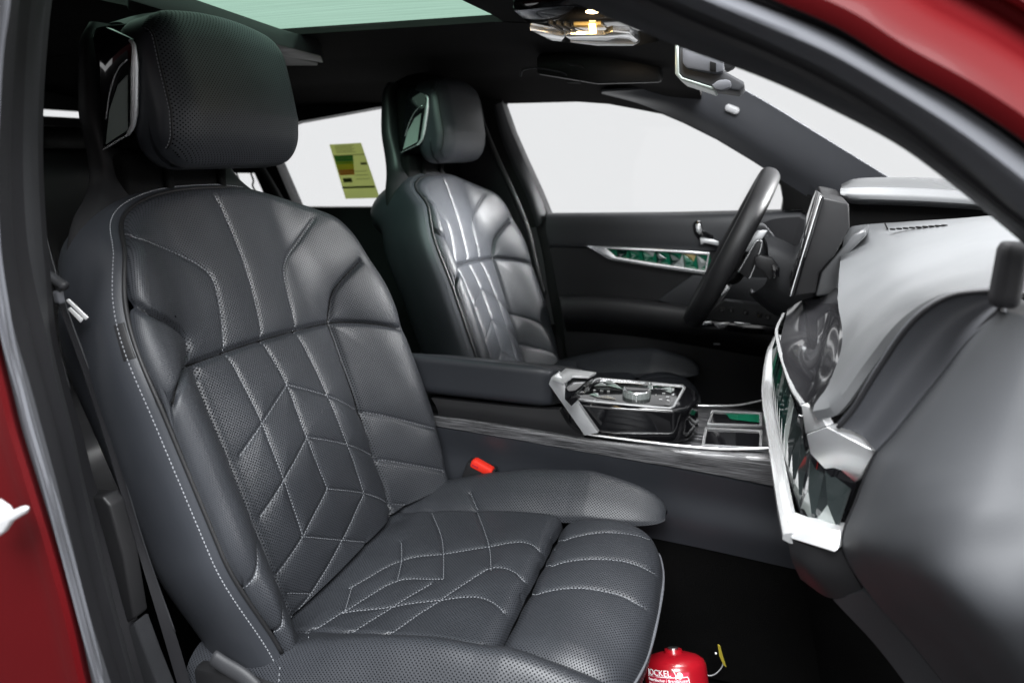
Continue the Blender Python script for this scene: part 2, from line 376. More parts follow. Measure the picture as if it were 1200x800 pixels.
# front roll: rounded pillow that widens a little to the front
def roll_patch():
    n, m = int(.30/STEP), int(.36/STEP)
    a, b_ = np.meshgrid(np.linspace(0, 1, n), np.linspace(-1, 1, m), indexing='ij')
    # profile along x: climbs out of the crease, crowns, rolls over the front edge
    pr = spl([(-.232, .338), (-.229, .356), (-.212, .375), (-.16, .387), (-.112, .383), (-.074, .368), (-.062, .338), (-.068, .30), (-.09, .27)], n)
    hw = .168+.010*np.sin(np.clip((pr[:, 0]+.232)/.16, 0, 1)*math.pi/2)
    B = b_*hw[:, None]; X = pr[:, 0][:, None]-.030*(np.abs(b_)**3.0)*sm(-.20, -.075, pr[:, 0])[:, None]
    d = hw[:, None]-np.abs(B)
    Zr = pr[:, 1][:, None]+round_edge(d, .038)*sm(0, .02, pr[:, 1][:, None]-.28+0*d)-.004*(np.abs(b_)**2)
    return np.stack([X, B+SEATY, Zr], -1)
Proll = roll_patch()
def bolster_patch(sg):
    n, m = int(.53/STEP), int(.24/STEP)
    xs = -.60+.515*np.sin(np.linspace(0, 1, n)*math.pi/2*.98)**1.0*1.0
    xs = np.linspace(-.60, -.0765, n)
    rows = []
    for x in xs:
        tip = sm(-.085, -.20, x) ; tipz = math.sqrt(max(0, 1-((x+.24)/.164)**2)) if x > -.24 else 1
        b0 = cbase(min(x, -.2)); hgt = (.018+.030*sm(-.56, -.25, x))
        w_ = .105*(.25+.75*tipz); yi = HB-.002+.0*tip
        yi = HB-.002+.034*(1-tipz)
        prof = [(yi, b0-.016*(.2+.8*tipz)), (yi+.003, b0-.003), (yi+w_*.26, b0+hgt*.50*tipz), (yi+w_*.58, b0+hgt*.98*tipz), (yi+w_*.82, b0+hgt*.55*tipz-.004), (yi+w_*.98, b0-.024*(.1+.9*tipz)), (yi+w_*1.0, b0-.045*(.1+.9*tipz)), (yi+w_*.97, b0-.062*(.1+.9*tipz))]
        q = spl(prof, m); rows.append(np.c_[np.full(m, x), sg*q[:, 0]+SEATY, q[:, 1]])
    P = np.stack(rows); return P if sg > 0 else P[:, ::-1]
Pfar, Pnear = bolster_patch(1), bolster_patch(-1)
SURF = {'back': Pback, 'insert': Pins, 'roll': Proll, 'far': Pfar, 'near': Pnear}
# --- seams of the photograph cast onto these surfaces
bvV, bvF, own = [], [], []
for nm, P in SURF.items():
    Q = P[::2, ::2]; k = sum(len(a) for a in bvV); bvV.append(Q.reshape(-1, 3)); f = gridfaces(*Q.shape[:2], off=k); bvF.append(f); own += [nm]*len(f)
bvh = BVHTree.FromPolygons([tuple(v) for v in np.vstack(bvV)], [tuple(int(i) for i in f) for f in np.vstack(bvF)])
CV = Vector(C)
def cast(L, allow):
    px_ = spl([(x, y, 0) for x, y in L], max(8, int(sum(math.dist(L[i], L[i+1]) for i in range(len(L)-1))/1.0)))
    pts = []
    for x, y, _ in px_:
        h = bvh.ray_cast(CV, Vector(ray(x, y)).normalized())
        if h[0] is not None and own[h[2]] in allow: pts.append(np.array(h[0]))
    if len(pts) < 4: return None
    q = np.array(pts); good = [0]
    for i in range(1, len(q)):
        if np.linalg.norm(q[i]-q[good[-1]]) < .012 or i-good[-1] > 6: good.append(i)
    q = q[good]
    for _ in range(6): q[1:-1] = .5*q[1:-1]+.25*(q[:-2]+q[2:])
    return q
DEEP = [('back', [(225, 428), (268, 411), (311, 397), (350, 386), (388, 378), (430, 379), (476, 384)]),
 ('back', [(147, 357), (165, 360), (185, 366), (207, 379), (222, 394), (226, 410), (223, 425), (217, 447), (205, 465), (195, 480)]),
 ('back', [(424, 306), (405, 325), (392, 343), (389, 360), (388, 378)]),
 ('back', [(388, 378), (400, 410), (418, 460), (432, 500), (445, 540), (455, 570), (463, 600), (467, 625)])]
FINE = [('back', [(138, 271), (165, 277), (200, 292), (235, 310), (250, 325), (260, 360), (267, 408)]), ('back', [(268, 411), (290, 455), (309, 495), (335, 562), (353, 614), (357, 628)]),
 ('back', [(254, 228), (270, 262), (285, 300), (298, 340), (308, 380), (311, 397), (338, 450), (362, 512), (386, 572)]),
 ('back', [(368, 256), (350, 283), (338, 300), (335, 318), (340, 345), (350, 382), (352, 390), (386, 463), (410, 522), (429, 578)]),
 ('back', [(338, 450), (309, 495), (284, 533)]), ('back', [(362, 512), (335, 562), (308, 605)]), ('back', [(386, 572), (357, 628), (329, 672)]),
 ('back', [(429, 578), (403, 633), (367, 695), (347, 720)]), ('back', [(463, 600), (449, 622), (424, 658), (416, 668)]),
 ('back', [(338, 450), (386, 463), (421, 479)]), ('back', [(362, 512), (410, 521), (443, 534)]), ('back', [(386, 573), (429, 578), (461, 589)]),
 ('back', [(356, 629), (403, 633), (437, 636)]), ('back', [(342, 695), (367, 696)]),
 ('back', [(424, 482), (460, 490), (500, 500), (526, 505)]), ('back', [(443, 538), (480, 545), (520, 552)]), ('back', [(460, 590), (490, 594), (510, 592)]),
 ('cush', [(469, 633), (469, 654), (464, 678)]), ('cush', [(505, 599), (516, 627), (518, 650), (518, 675)]), ('cush', [(550, 577), (565, 616), (572, 639), (574, 665)]),
 ('cush', [(409, 686), (469, 654), (518, 646), (569, 638), (610, 632), (625, 636), (638, 647)]), ('cush', [(402, 714), (464, 678), (518, 675)]), ('cush', [(411, 684), (402, 714)]),
 ('cush', [(395, 748), (449, 714), (505, 680)]), ('cush', [(441, 750), (516, 699), (569, 665), (587, 662), (602, 667), (618, 680)]), ('cush', [(400, 714), (452, 708), (516, 699), (557, 696), (576, 702), (593, 716)]),
 ('cush', [(338, 754), (406, 710)]),
 ('cush', [(649, 636), (670, 627), (700, 621), (730, 622), (756, 627), (781, 640)]), ('cush', [(634, 665), (662, 655), (700, 652), (730, 654), (752, 661), (770, 671)]), ('cush', [(612, 699), (640, 689), (670, 686), (700, 688), (730, 695), (757, 710)])]
GR = {'back': ('back',), 'cush': ('insert', 'roll', 'far')}
deep = [cast(L, GR[g]) for g, L in DEEP]; fine = [cast(L, GR[g]) for g, L in FINE]
vl = np.linspace(.315, -.02, 160); ul = np.full_like(vl, -.151)+.006*sm(.30, .315, vl)
deep.append(O_+ul[:, None]*uB+vl[:, None]*vB+back_off(ul, vl, np.full_like(vl, .1))[:, None]*nB)
deep = [d for d in deep if d is not None]; fine = [d for d in fine if d is not None]
for v0 in (.125, .045, -.005):
    ua = np.linspace(.165, WB*.985, 60); va = v0-.055*((ua-.165)/.09)**1.3; ea = WB*waist(va)-ua
    fine.append(O_-ua[:, None]*uB+va[:, None]*vB+back_off(ua, va, np.maximum(ea, 0))[:, None]*nB)
def kd_of(lines):
    pts = np.vstack(lines); k = KDTree(len(pts))
    for i, p in enumerate(pts): k.insert(p, i)
    k.balance(); return k
kdd, kdf = kd_of(deep), kd_of(fine)
backrest = thing('backrest', None, None); backrest.parent = seat; backrest.location = (0, 0, 0)
cushion = thing('seat_cushion', None, None); cushion.parent = seat
FIN = {}
def finish(nm, parent, uvfun):
    P = SURF[nm]; n, m = P.shape[:2]; flat = P.reshape(-1, 3)
    dd = np.array([kdd.find(p)[2] for p in flat]).reshape(n, m); df = np.array([kdf.find(p)[2] for p in flat]).reshape(n, m)
    N = gridnormals(P)
    if nm == 'back' and (N@nB).mean() < 0: N = -N
    if nm != 'back' and N[..., 2].mean() < 0: N = -N
    wob = .0006*np.sin(flat[:, 0]*61+flat[:, 1]*47).reshape(n, m)*np.sin(flat[:, 2]*53+flat[:, 1]*29).reshape(n, m)
    dsp = -.0060*np.exp(-(dd/.0036)**2)-.0062*np.exp(-dd/.016)-.0022*np.exp(-(df/.0026)**2)-.0038*np.exp(-df/.014)+wob
    D = P+N*dsp[..., None]; FIN[nm] = D
    DN = gridnormals(D); DN *= np.sign((DN*N).sum(-1))[..., None]
    # panels: cells not touching a seam, flood-filled; seam cells join the nearest panel
    near = np.minimum(df, dd*.9) < STEP*1.05; cell = ~(near[:-1, :-1] | near[1:, :-1] | near[:-1, 1:] | near[1:, 1:])
    lab = np.zeros(cell.shape, int); cur = 0
    for i0, j0 in zip(*np.nonzero(cell)):
        if lab[i0, j0]: continue
        cur += 1; st = [(i0, j0)]; lab[i0, j0] = cur; cnt = 0
        while st:
            i, j = st.pop(); cnt += 1
            for a, b_ in ((i+1, j), (i-1, j), (i, j+1), (i, j-1)):
                if 0 <= a < cell.shape[0] and 0 <= b_ < cell.shape[1] and cell[a, b_] and not lab[a, b_]: lab[a, b_] = cur; st.append((a, b_))
        if cnt < 60: lab[lab == cur] = -1
    lab[lab < 0] = 0
    for _ in range(400):
        z = lab == 0
        if not z.any(): break
        pad = np.pad(lab, 1); best = np.maximum.reduce([pad[2:, 1:-1], pad[:-2, 1:-1], pad[1:-1, 2:], pad[1:-1, :-2]]); lab[z] = best[z]
    uvs = uvfun(); F = gridfaces(n, m).reshape(n-1, m-1, 4); flatD = D.reshape(-1, 3); flatN = DN.reshape(-1, 3)
    c = np.cross(flatD[F[0, 0, 1]]-flatD[F[0, 0, 0]], flatD[F[0, 0, 2]]-flatD[F[0, 0, 0]])
    fl = (np.cross(flatD[F[..., 1]]-flatD[F[..., 0]], flatD[F[..., 2]]-flatD[F[..., 0]])*flatN[F[..., 0]]).sum() < 0
    for k in np.unique(lab):
        f = F[lab == k]
        if fl: f = f[:, ::-1]
        ids, inv = np.unique(f.ravel(), return_inverse=True)
        mesh('leather_panel', flatD[ids], inv.reshape(-1, 4), 'perforated', parent, normals=flatN[ids], uvs=uvs[ids])
ua_ = np.concatenate([np.zeros((1, nt)), np.cumsum(np.linalg.norm(np.diff(Pback, axis=0), axis=2), axis=0)]); ua_ -= ua_[ns//2]
finish('back', backrest, lambda: np.c_[ua_.ravel(), V_.ravel()])
for nm in ('insert', 'roll', 'far', 'near'):
    P = SURF[nm]; a = np.r_[0, np.cumsum(np.linalg.norm(np.diff(P[:, P.shape[1]//2], axis=0), axis=1))]; b_ = np.r_[0, np.cumsum(np.linalg.norm(np.diff(P[P.shape[0]//2], axis=0), axis=1))]
    A, B = np.meshgrid(a, b_, indexing='ij'); finish(nm, cushion, lambda: np.c_[A.ravel(), B.ravel()])
# --- stitches: one small thread bump each, set on the finished leather
fv, ff = [], []
for nm, P in FIN.items():
    Q = P; k = sum(len(a) for a in fv); fv.append(Q.reshape(-1, 3)); ff.append(gridfaces(*Q.shape[:2], off=k))
fbvh = BVHTree.FromPolygons([tuple(v) for v in np.vstack(fv)], [tuple(int(i) for i in f) for f in np.vstack(ff)])
BARV, BARF = rboxm((.5, .5, .5), (.3, .3, .3), 1)
bvn = bvh
def stitches(name, lines, parent, material, pitch=.0050, ln=.0030, wd=.0007, shift=.0012, lift=.0004):
    VV, FF = [], []
    for L in lines:
        s = np.r_[0, np.cumsum(np.linalg.norm(np.diff(L, axis=0), axis=1))]; x = np.arange(.001, s[-1], pitch)
        if len(x) < 2: continue
        p = np.stack([np.interp(x, s, L[:, k]) for k in range(3)], 1); t = np.gradient(p, axis=0)
        for a, d in zip(p, t):
            h = bvn.find_nearest(Vector(a)); nn = np.array(h[1])
            if nn@(C-a) < 0: nn = -nn
            d = d-nn*(d@nn); d /= max(1e-9, np.linalg.norm(d)); sd = np.cross(nn, d)
            h2 = fbvh.ray_cast(Vector(a+sd*shift+nn*.02), Vector(-nn))
            if h2[0] is None: continue
            q = np.array(h2[0])+nn*lift
            VV.append(q+BARV[:, :1]*d*ln+BARV[:, 1:2]*sd*wd+BARV[:, 2:3]*nn*wd); FF.append(BARF+sum(len(v) for v in VV[:-1]) if False else BARF+len(BARV)*(len(VV)-1))
    o = mesh(name, np.vstack(VV), np.vstack(FF), material, parent); tag(o, kind='stuff'); return o
isb = [g == 'back' for g, L in FINE if cast(L, GR[g]) is not None]+[True]*3
stitches('stitching', [l for l, b_ in zip(fine, isb) if b_], backrest, 'stitch')
stitches('stitching', [l for l, b_ in zip(fine, isb) if not b_], cushion, 'stitch')
for L in deep:                                             # dark tubes added to put shade into the deep seams
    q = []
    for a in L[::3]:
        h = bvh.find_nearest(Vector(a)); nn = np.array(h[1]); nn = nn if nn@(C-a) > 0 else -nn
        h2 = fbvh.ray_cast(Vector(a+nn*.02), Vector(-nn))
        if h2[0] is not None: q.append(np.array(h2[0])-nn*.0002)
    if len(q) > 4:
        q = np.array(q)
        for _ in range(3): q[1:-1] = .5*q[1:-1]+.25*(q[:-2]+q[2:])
        tube('seam_shade_line', q[::3], .0013, 'dark_gap', backrest, seg=6, n=90)
# --- backrest: piping round the face, side wall, rear shell
ed = np.array([okd.find((a, b_, 0))[2] for a, b_ in zip(out_u, out_v)])
Eo = back_off(out_u, out_v, np.zeros_like(out_u)); EDGE = O_+out_u[:, None]*uB+out_v[:, None]*vB+Eo[:, None]*nB
EDGE = lin(EDGE, 260); eu = (EDGE-O_)@uB; ev = (EDGE-O_)@vB
tg = np.gradient(np.c_[eu, ev], axis=0); tg /= np.linalg.norm(tg, axis=1)[:, None]; on = np.c_[tg[:, 1], -tg[:, 0]]
on *= np.sign((on*np.c_[eu, ev-.2]).sum(1))[:, None]; OUT = on[:, :1]*uB+on[:, 1:]*vB
tube('piping', EDGE[::3]+OUT[::3]*.0005, .0026, 'leather_dark', backrest, seg=8, n=200)
DP = [0, .003, .010, .025, .05, .08, .11, .135, .15]; BU = [.0, .003, .008, .013, .014, .010, .000, -.018, -.05]
side = np.stack([EDGE+OUT*b_-nB*d for d, b_ in zip(DP, BU)])
side = np.stack([spl(side[:, j], 40) for j in range(side.shape[1])], 1)
sheet('side_panel', side, 'leather', backrest)
ctr = O_+uB*0+vB*.25-nB*.165
backP = np.stack([side[-1]+(ctr+((side[-1]-ctr)@vB)[:, None]*vB*.9-side[-1])*k for k in np.linspace(0, 1, 8)])
sheet('rear_shell', backP, 'plastic', backrest)
sl = EDGE+OUT*.009-nB*.0085
sbv, sbf = side.reshape(-1, 3), gridfaces(*side.shape[:2]); fbvh = bvn = BVHTree.FromPolygons([tuple(v) for v in sbv], [tuple(int(i) for i in f) for f in sbf])
stitches('edge_stitching', [sl], backrest, 'stitch', pitch=.0050, ln=.0033, wd=.0010, shift=0, lift=.0003)
# sewn-in airbag tag on the outer side
tg_ = []
for x, y in ((133, 381), (144, 378), (158, 420), (145, 424)):
    h = fbvh.ray_cast(CV, Vector(ray(x, y)).normalized()); tg_.append(np.array(h[0])+np.array(h[1])*np.sign(np.array(h[1])@(C-np.array(h[0])))*.0010)
slab('sewn_tag', tg_, (.001, .003, 0), 'leather_dark', backrest, .0008)
# --- headrest
hr = thing('headrest', None, None); hr.parent = seat
HY = SEATY+.003; HC = np.array([-.682, HY, .997]); tilt = math.radians(9); HR_ = np.array([[math.cos(tilt), 0, -math.sin(tilt)], [0, 1, 0], [math.sin(tilt), 0, math.cos(tilt)]])
def hdef(V):
    V = V.copy(); y, z = V[:, 1]/.128, V[:, 2]/.093
    V[:, 1] *= 1-.07*np.clip(z, 0, 1)**2-.02*np.clip(-z, 0, 1)**2
    V[:, 0] += .010*(1-np.abs(y)**2)*(V[:, 0] > 0)
    V[:, 0] -= .022*np.clip(-z-.35, 0, 1)*(V[:, 0] > 0)
    V[:, 2] -= .012*y*y*np.clip(z, 0, 1)
    return V
hp = rbox('headrest_pad', HC, (.044, .128, .093), (.030, .040, .040), 'leather', hr, n=18, rot=HR_, deform=hdef)
# perforated face panel set on the pad, with its seam
V, F = rboxm((.0448, .1285, .0935), (.030, .040, .040), 40); V = hdef(V)
keep = np.array([all((V[i, 0] > .016) and (abs(V[i, 1]) < .1215) for i in f) for f in F]); Fk = F[keep]; ids, inv = np.unique(Fk.ravel(), return_inverse=True)
hv = V[ids]; o = mesh('face_panel', hv@HR_.T+HC, inv.reshape(-1, 4), 'perforated', hr, uvs=hv[:, 1:3])
bm = bmesh.new(); bm.from_mesh(o.data); bmesh.ops.remove_doubles(bm, verts=bm.verts, dist=1e-6); bmesh.ops.recalc_face_normals(bm, faces=bm.faces); bm.to_mesh(o.data); bm.free()
for f in o.data.polygons: f.use_smooth = True
bvhp = BVHTree.FromPolygons([tuple(v) for v in V@HR_.T+HC], [tuple(int(i) for i in f) for f in F]); fbvh = bvn = bvhp
for sg in (-1, 1):
    L = np.array([np.array(bvhp.ray_cast(Vector(HC+HR_@np.array([.2, sg*.1215*(1-.07*max(0, zz/.093)**2), zz])), Vector(HR_@np.array([-1., 0, 0])))[0] or HC) for zz in np.linspace(-.072, .072, 40)])
    L = L[np.linalg.norm(L-HC, axis=1) > .03]
    tube('seam', L, .0012, 'leather_dark', hr, seg=6, n=40)
    stitches('stitching', [L+np.array([0, sg*.0035, 0])], hr, 'stitch', pitch=.0045, ln=.003, wd=.0009, shift=0)
# neck of the shell that rises behind the head pad
nk = [(-.725, .76, .215, .030), (-.740, .81, .200, .034), (-.755, .845, .172, .034), (-.768, .868, .142, .032), (-.778, .890, .122, .030), (-.786, .92, .113, .028), (-.797, .97, .108, .024), (-.803, 1.02, .096, .020), (-.805, 1.06, .086, .016), (-.800, 1.083, .074, .010)]
ang = np.linspace(0, 2*math.pi, 48, endpoint=False)
nkP = np.array([[(x+tk*np.sign(np.cos(a))*abs(np.cos(a))**.6, HY+w_*np.sign(np.sin(a))*abs(np.sin(a))**.6, z) for a in ang] for x, z, w_, tk in nk])
nkP = np.stack([spl(nkP[:, j], 40) for j in range(48)], 1)
V = nkP.reshape(-1, 3); F = [tuple(f) for f in gridfaces(40, 48, closed=True)]+[tuple(range(48)), tuple(range(39*48, 40*48))[::-1]]
mesh('shell_neck', V, F, 'leather_dark', hr)
# side insert: dark mirror panel framed by a bright bar
YM = HY-.129
fr = PY([(152, 47), (157, 54), (158, 100), (156, 145), (150, 158), (120, 176)], YM-.003)
tube('bright_trim', fr[:5], [.002, .0046, .0050, .0046, .002], 'satin_chrome', hr, seg=10, n=40, flat=.8)
tube('bright_trim', [fr[4], (fr[4]+fr[5])/2, fr[5]], .0010, 'chrome', hr, seg=8, n=16)
slab('mirror_panel', PY([(155, 46), (156, 150), (121, 174), (116, 60), (124, 32)], YM), (0, .02, 0), 'gloss_black', hr, .0006)
slab('reflection_inset', PY([(149, 88), (149, 152), (124, 169), (128, 130), (138, 100)], YM-.0012), (0, .001, 0), 'mirror_dark', hr)  # grey-green patch laid on for the reflection in the gloss panel
tube('bright_trim', PY([(149, 70), (138, 82), (129, 108), (124, 140)], YM-.002), .0009, 'chrome', hr, seg=6, n=20)  # thin arc laid on for the white line of that reflection
rbox('housing', (-.735, HY, 1.0), (.036, .112, .075), (.02, .02, .02), 'dark_gap', hr)
# posts between pad and shell
for dy in (-.05, .05): tube('headrest_post', [(-.735, HY+dy, .86), (-.728, HY+dy, .93)], .006, 'dark_gap', hr, seg=10, n=4)
rbox('neck_block', (-.752, HY-.02, .885), (.014, .088, .040), .010, 'dark_gap', hr)
tcv = [[pX(x, y, X_) for x, y, X_ in r_] for r_ in (((128, 27, -.80), (170, 16, -.79), (225, 14, -.78), (275, 26, -.78)), ((140, 26, -.76), (180, 16, -.75), (232, 16, -.745), (285, 32, -.745)), ((152, 32, -.722), (185, 22, -.71), (240, 20, -.70), (295, 42, -.70)))]
sheet('top_cover', loft(tcv, 12, 30), 'leather_dark', hr, .006)
# --- under the cushion: side skirt, tilt base
for sg in (-1, 1):
    sk = [(-.58, .33), (-.45, .335), (-.30, .33), (-.15, .315), (-.11, .28), (-.13, .20), (-.30, .17), (-.58, .17)]
    slab('side_skirt', [(x, SEATY+sg*.262, z) for x, z in sk], (0, -sg*.02, 0), 'plastic', seat, .006)
rbox('seat_base', (-.34, SEATY, .12), (.20, .22, .09), .02, 'plastic', seat)
rbox('cushion_core', (-.34, SEATY, .26), (.225, .235, .055), .03, 'leather_dark', seat)
tube('piping', [np.array(q) for q in Proll[int(Proll.shape[0]*.73), 3:-3:8]], .0022, 'rubber_grey', cushion, seg=8, n=80)
rail = tube('seat_handle', PY([(250, 770), (262, 778), (285, 792), (300, 806)], -.655), .012, 'trim_grey', seat, seg=10, n=16, flat=.5)
# --- the same seat on the driver's side
seat2 = copy_tree(seat); seat2.location.y += .78
for ch in list(seat2.children_recursive):
    if ch.name.startswith(('sewn_tag', 'seat_handle')): bpy.data.objects.remove(ch)
for ch in seat2.children_recursive:
    if 'stitching' in ch.name: ch.material_slots[0].link = 'OBJECT'; ch.material_slots[0].material = MAT['stitch_dark']
seat2['label'] = 'black leather driver seat on the far side behind the steering wheel'

# ================================================================== FAR SIDE: pillars, driver's door, windows
YS = .70
W1 = [(588, 122), (590, 112), (602, 108), (630, 107), (665, 107), (720, 115), (760, 127), (800, 144), (840, 164), (880, 188), (905, 204), (915, 218), (918, 234), (916, 247), (780, 250), (642, 251), (630, 222), (615, 190), (600, 156)]
W2 = [(300, 160), (343, 144), (441, 126), (470, 122), (462, 243), (345, 243), (322, 190), (310, 163)]
W3 = [(262, 203), (298, 203), (315, 240), (262, 240)]
shell = thing('body_side_trim', 'black pillar and roof-rail trim round the far side windows', 'car trim', (-.4, YS, 0))
outer = [np.array([x, YS, z]) for x, z in ((-2.2, 1.10), (-.40, 1.112), (-.15, 1.08), (.10, .98), (.40, .82), (.40, -.03), (-2.2, -.03))]
slab('pillar_panel', outer, (0, .05, 0), 'plastic', shell, 0, holes=[PY(W1, YS), PY(W2, YS), PY(W3, YS)])
# grey seal at the rear edge of the front window, padded centre-pillar edge
sheet('window_seal', loft([PY([(588, 120), (600, 156), (615, 190), (630, 222), (641, 252)], YS-.004), PY([(582, 122), (592, 158), (606, 192), (622, 226), (634, 262)], YS-.022), PY([(578, 124), (587, 160), (600, 194), (616, 228), (629, 266)], YS-.020)], 8, 40), 'trim_grey', shell, .003)
tube('pillar_edge', PY([(560, 118), (566, 145), (580, 180), (602, 228), (618, 268), (628, 310), (638, 345)], YS-.055), .008, 'plastic', shell, seg=10, n=40)
sheet('pillar_trim', loft([PY([(556, 100), (566, 145), (602, 228), (628, 310), (640, 350)], YS-.055), PY([(520, 100), (530, 145), (545, 228), (560, 310), (570, 380)], YS-.045)], 10, 30), 'plastic', shell, .004)
sheet('pillar_trim', loft([PY([(628, 266), (636, 300), (642, 340), (650, 380)], YS-.02), PY([(600, 270), (605, 300), (612, 340), (620, 380)], YS-.052)], 8, 20), 'trim_grey', shell, .004)
# rear quarter divider bars
tube('window_divider', PY([(303, 190), (318, 215), (338, 250)], YS-.02), .010, 'trim_grey', shell, seg=8, n=16)
# A-pillar lining with its oval airbag badge
ap = thing('windscreen_pillar', 'dark grey far windscreen pillar lining with a small oval badge', 'car trim', pY(985, 230, .66))
r0 = PY([(705, 108), (760, 104), (812, 96), (850, 98), (880, 110), (950, 152), (1041, 208), (1080, 232)], .60)
r1 = PY([(705, 109), (755, 116), (800, 122), (840, 138), (880, 160), (935, 192), (1000, 232), (1040, 256)], .625)
r2 = PY([(705, 110), (750, 122), (795, 141), (838, 161), (878, 186), (906, 204), (955, 240), (1000, 262)], .672)
sheet('pillar_lining', loft([r0, r1, r2], 24, 60), 'trim_mid', ap, .006, -1)
bc = pY(858, 128, .603)
bd = np.array(pY(868, 132, .603))-np.array(pY(848, 124, .603)); L_ = np.linalg.norm(bd); bd /= L_
rot = np.array([bd, [0, 1, 0], np.cross(bd, [0, 1, 0])]).T
rbox('airbag_badge', bc+np.array([0, .004, 0]), (.0175, .005, .0085), (.008, .004, .008), 'white_plastic', ap, rot=rot)
slab('mirror_triangle', PY([(904, 204), (916, 218), (919, 246), (990, 246), (955, 236)], .66), (0, .03, 0), 'dark_gap', ap, .003)
# panes
def pane(name, L, label, parent=None, y=YS+.03, mt='window_glass'):
    o = slab(name, PY(L, y), (0, .004, 0), mt); return tag(o, label, 'window')
pane('window_pane', [(570, 95), (700, 95), (800, 125), (925, 190), (940, 262), (625, 262)], "clear driver's door window behind the steering wheel")
pane('window_pane', [(297, 155), (343, 138), (480, 115), (470, 250), (320, 250)], 'rear side window carrying the energy sticker')
pane('window_pane', [(255, 195), (300, 195), (320, 248), (255, 248)], 'small rear quarter window seen under the near headrest')
for x0_, w_ in ((284, 4), (299, 4)):
    pass
qd = thing('quarter_blind', 'dark blind wires hanging behind the small rear quarter window', 'blind', pY(290, 240, YS+.04))
for k in range(2):
    tube('blind_wire', PY([(277+k*17, 203), (280+k*17, 212), (279+k*17, 218), (285+k*17, 228), (288+k*17, 236)], YS+.042), .003, 'dark_gap', qd, seg=6, n=16)
# energy label on the rear window
lab = thing('energy_label', 'pale yellow-green energy rating sticker on the far rear window', 'sticker', pY(410, 232, YS+.025))
LQ = [np.array(pY(x, y, YS+.0285)) for x, y in ((386, 169.5), (423, 167.5), (445, 232), (405, 233))]
def lq(u, v, d=0): return (LQ[0]*(1-u)+LQ[1]*u)*(1-v)+(LQ[3]*(1-u)+LQ[2]*u)*v+np.array([0, -d, 0])
for nm, col in (('label_paper', (.72, .76, .42)), ('label_green', (.10, .45, .18)), ('label_lime', (.40, .60, .08)), ('label_yellow', (.75, .72, .10)), ('label_orange', (.72, .38, .10)), ('label_ink', (.20, .23, .13))): translucent(nm, col)
def lrect(nm, u0_, u1_, v0_, v1_, mt, d): slab(nm, [lq(u0_, v0_, d), lq(u1_, v0_, d), lq(u1_, v1_, d), lq(u0_, v1_, d)], (0, .0006, 0), mt, lab)
lrect('paper', 0, 1, 0, 1, 'label_paper', 0)
for k, mt in enumerate(('label_green', 'label_green', 'label_lime', 'label_yellow', 'label_yellow', 'label_orange', 'label_orange')):
    lrect('rating_bar', .04, .62-.02*k, .215+.05*k, .262+.05*k, mt, .001)
lrect('band', 0, 1, .20, .212, 'label_ink', .001); lrect('band', 0, .97, .775, .81, 'label_ink', .001); lrect('class_mark', .78, .97, .35, .39, 'label_ink', .001)
lrect('print_block', .10, .36, .62, .70, 'label_ink', .0008)
for k in range(5): lrect('print_line', .15, .75-.08*(k % 2), .03+.03*k, .038+.03*k, 'label_ink', .0008)
for k in range(3): lrect('print_line', .5, .9, .5+.07*k, .508+.07*k, 'label_ink', .0008)
# driver's door
dr = thing('car_door', "driver's door inner panel with crystal strip, armrest and chrome handle", 'car door', (-.2, .68, .1))
top = [(640, 251), (720, 251), (800, 251), (880, 249), (940, 247), (1010, 246)]
def sh(L, dy): return [(x, y+dy) for x, y in L]
sheet('upper_panel', loft([PY(top, YS+.028), PY(sh(top, -1), YS-.005), PY(sh(top, 3), YS-.030), PY(sh(top, 20), YS-.040), PY([(644, 287), (720, 289), (800, 292), (880, 294), (940, 295), (1010, 297)], YS-.038), PY([(644, 292), (720, 294), (800, 297), (880, 299), (940, 300), (1010, 302)], YS-.02)], 40, 60), 'trim_grey', dr)
sheet('lower_panel', loft([PY([(645, 290), (800, 295), (1010, 300)], YS-.034), PY([(655, 352), (800, 365), (1010, 380)], YS-.028), PY([(662, 400), (800, 415), (1010, 430)], YS-.030), PY([(680, 540), (800, 560), (1010, 600)], YS-.02)], 24, 40), 'plastic', dr, .01)
def strip(L0, L1, L2, L3): return loft([PY(L0, YS-.03), PY(L1, YS-.095), PY(L2, YS-.10), PY(L3, YS-.03)], 30, 50)
sheet('armrest', strip([(655, 348), (700, 347), (760, 352), (830, 362), (900, 375)], [(656, 350), (700, 350), (760, 356), (830, 366), (900, 380)], [(660, 372), (700, 372), (760, 378), (830, 390), (900, 402)], [(664, 388), (700, 390), (760, 396), (830, 408), (900, 420)]), 'leather_dark', dr)
slab('speaker_panel', PY([(770, 352), (812, 322), (900, 326), (900, 372), (800, 360)], YS-.045), (0, .014, 0), 'trim_grey', dr, .003)
sheet('speaker_grille', loft([PY([(890, 264), (905, 257), (940, 254), (1000, 253)], YS-.047), PY([(888, 290), (905, 290), (940, 292), (1000, 294)], YS-.047)], 4, 20), 'rubber_black', dr, .002)
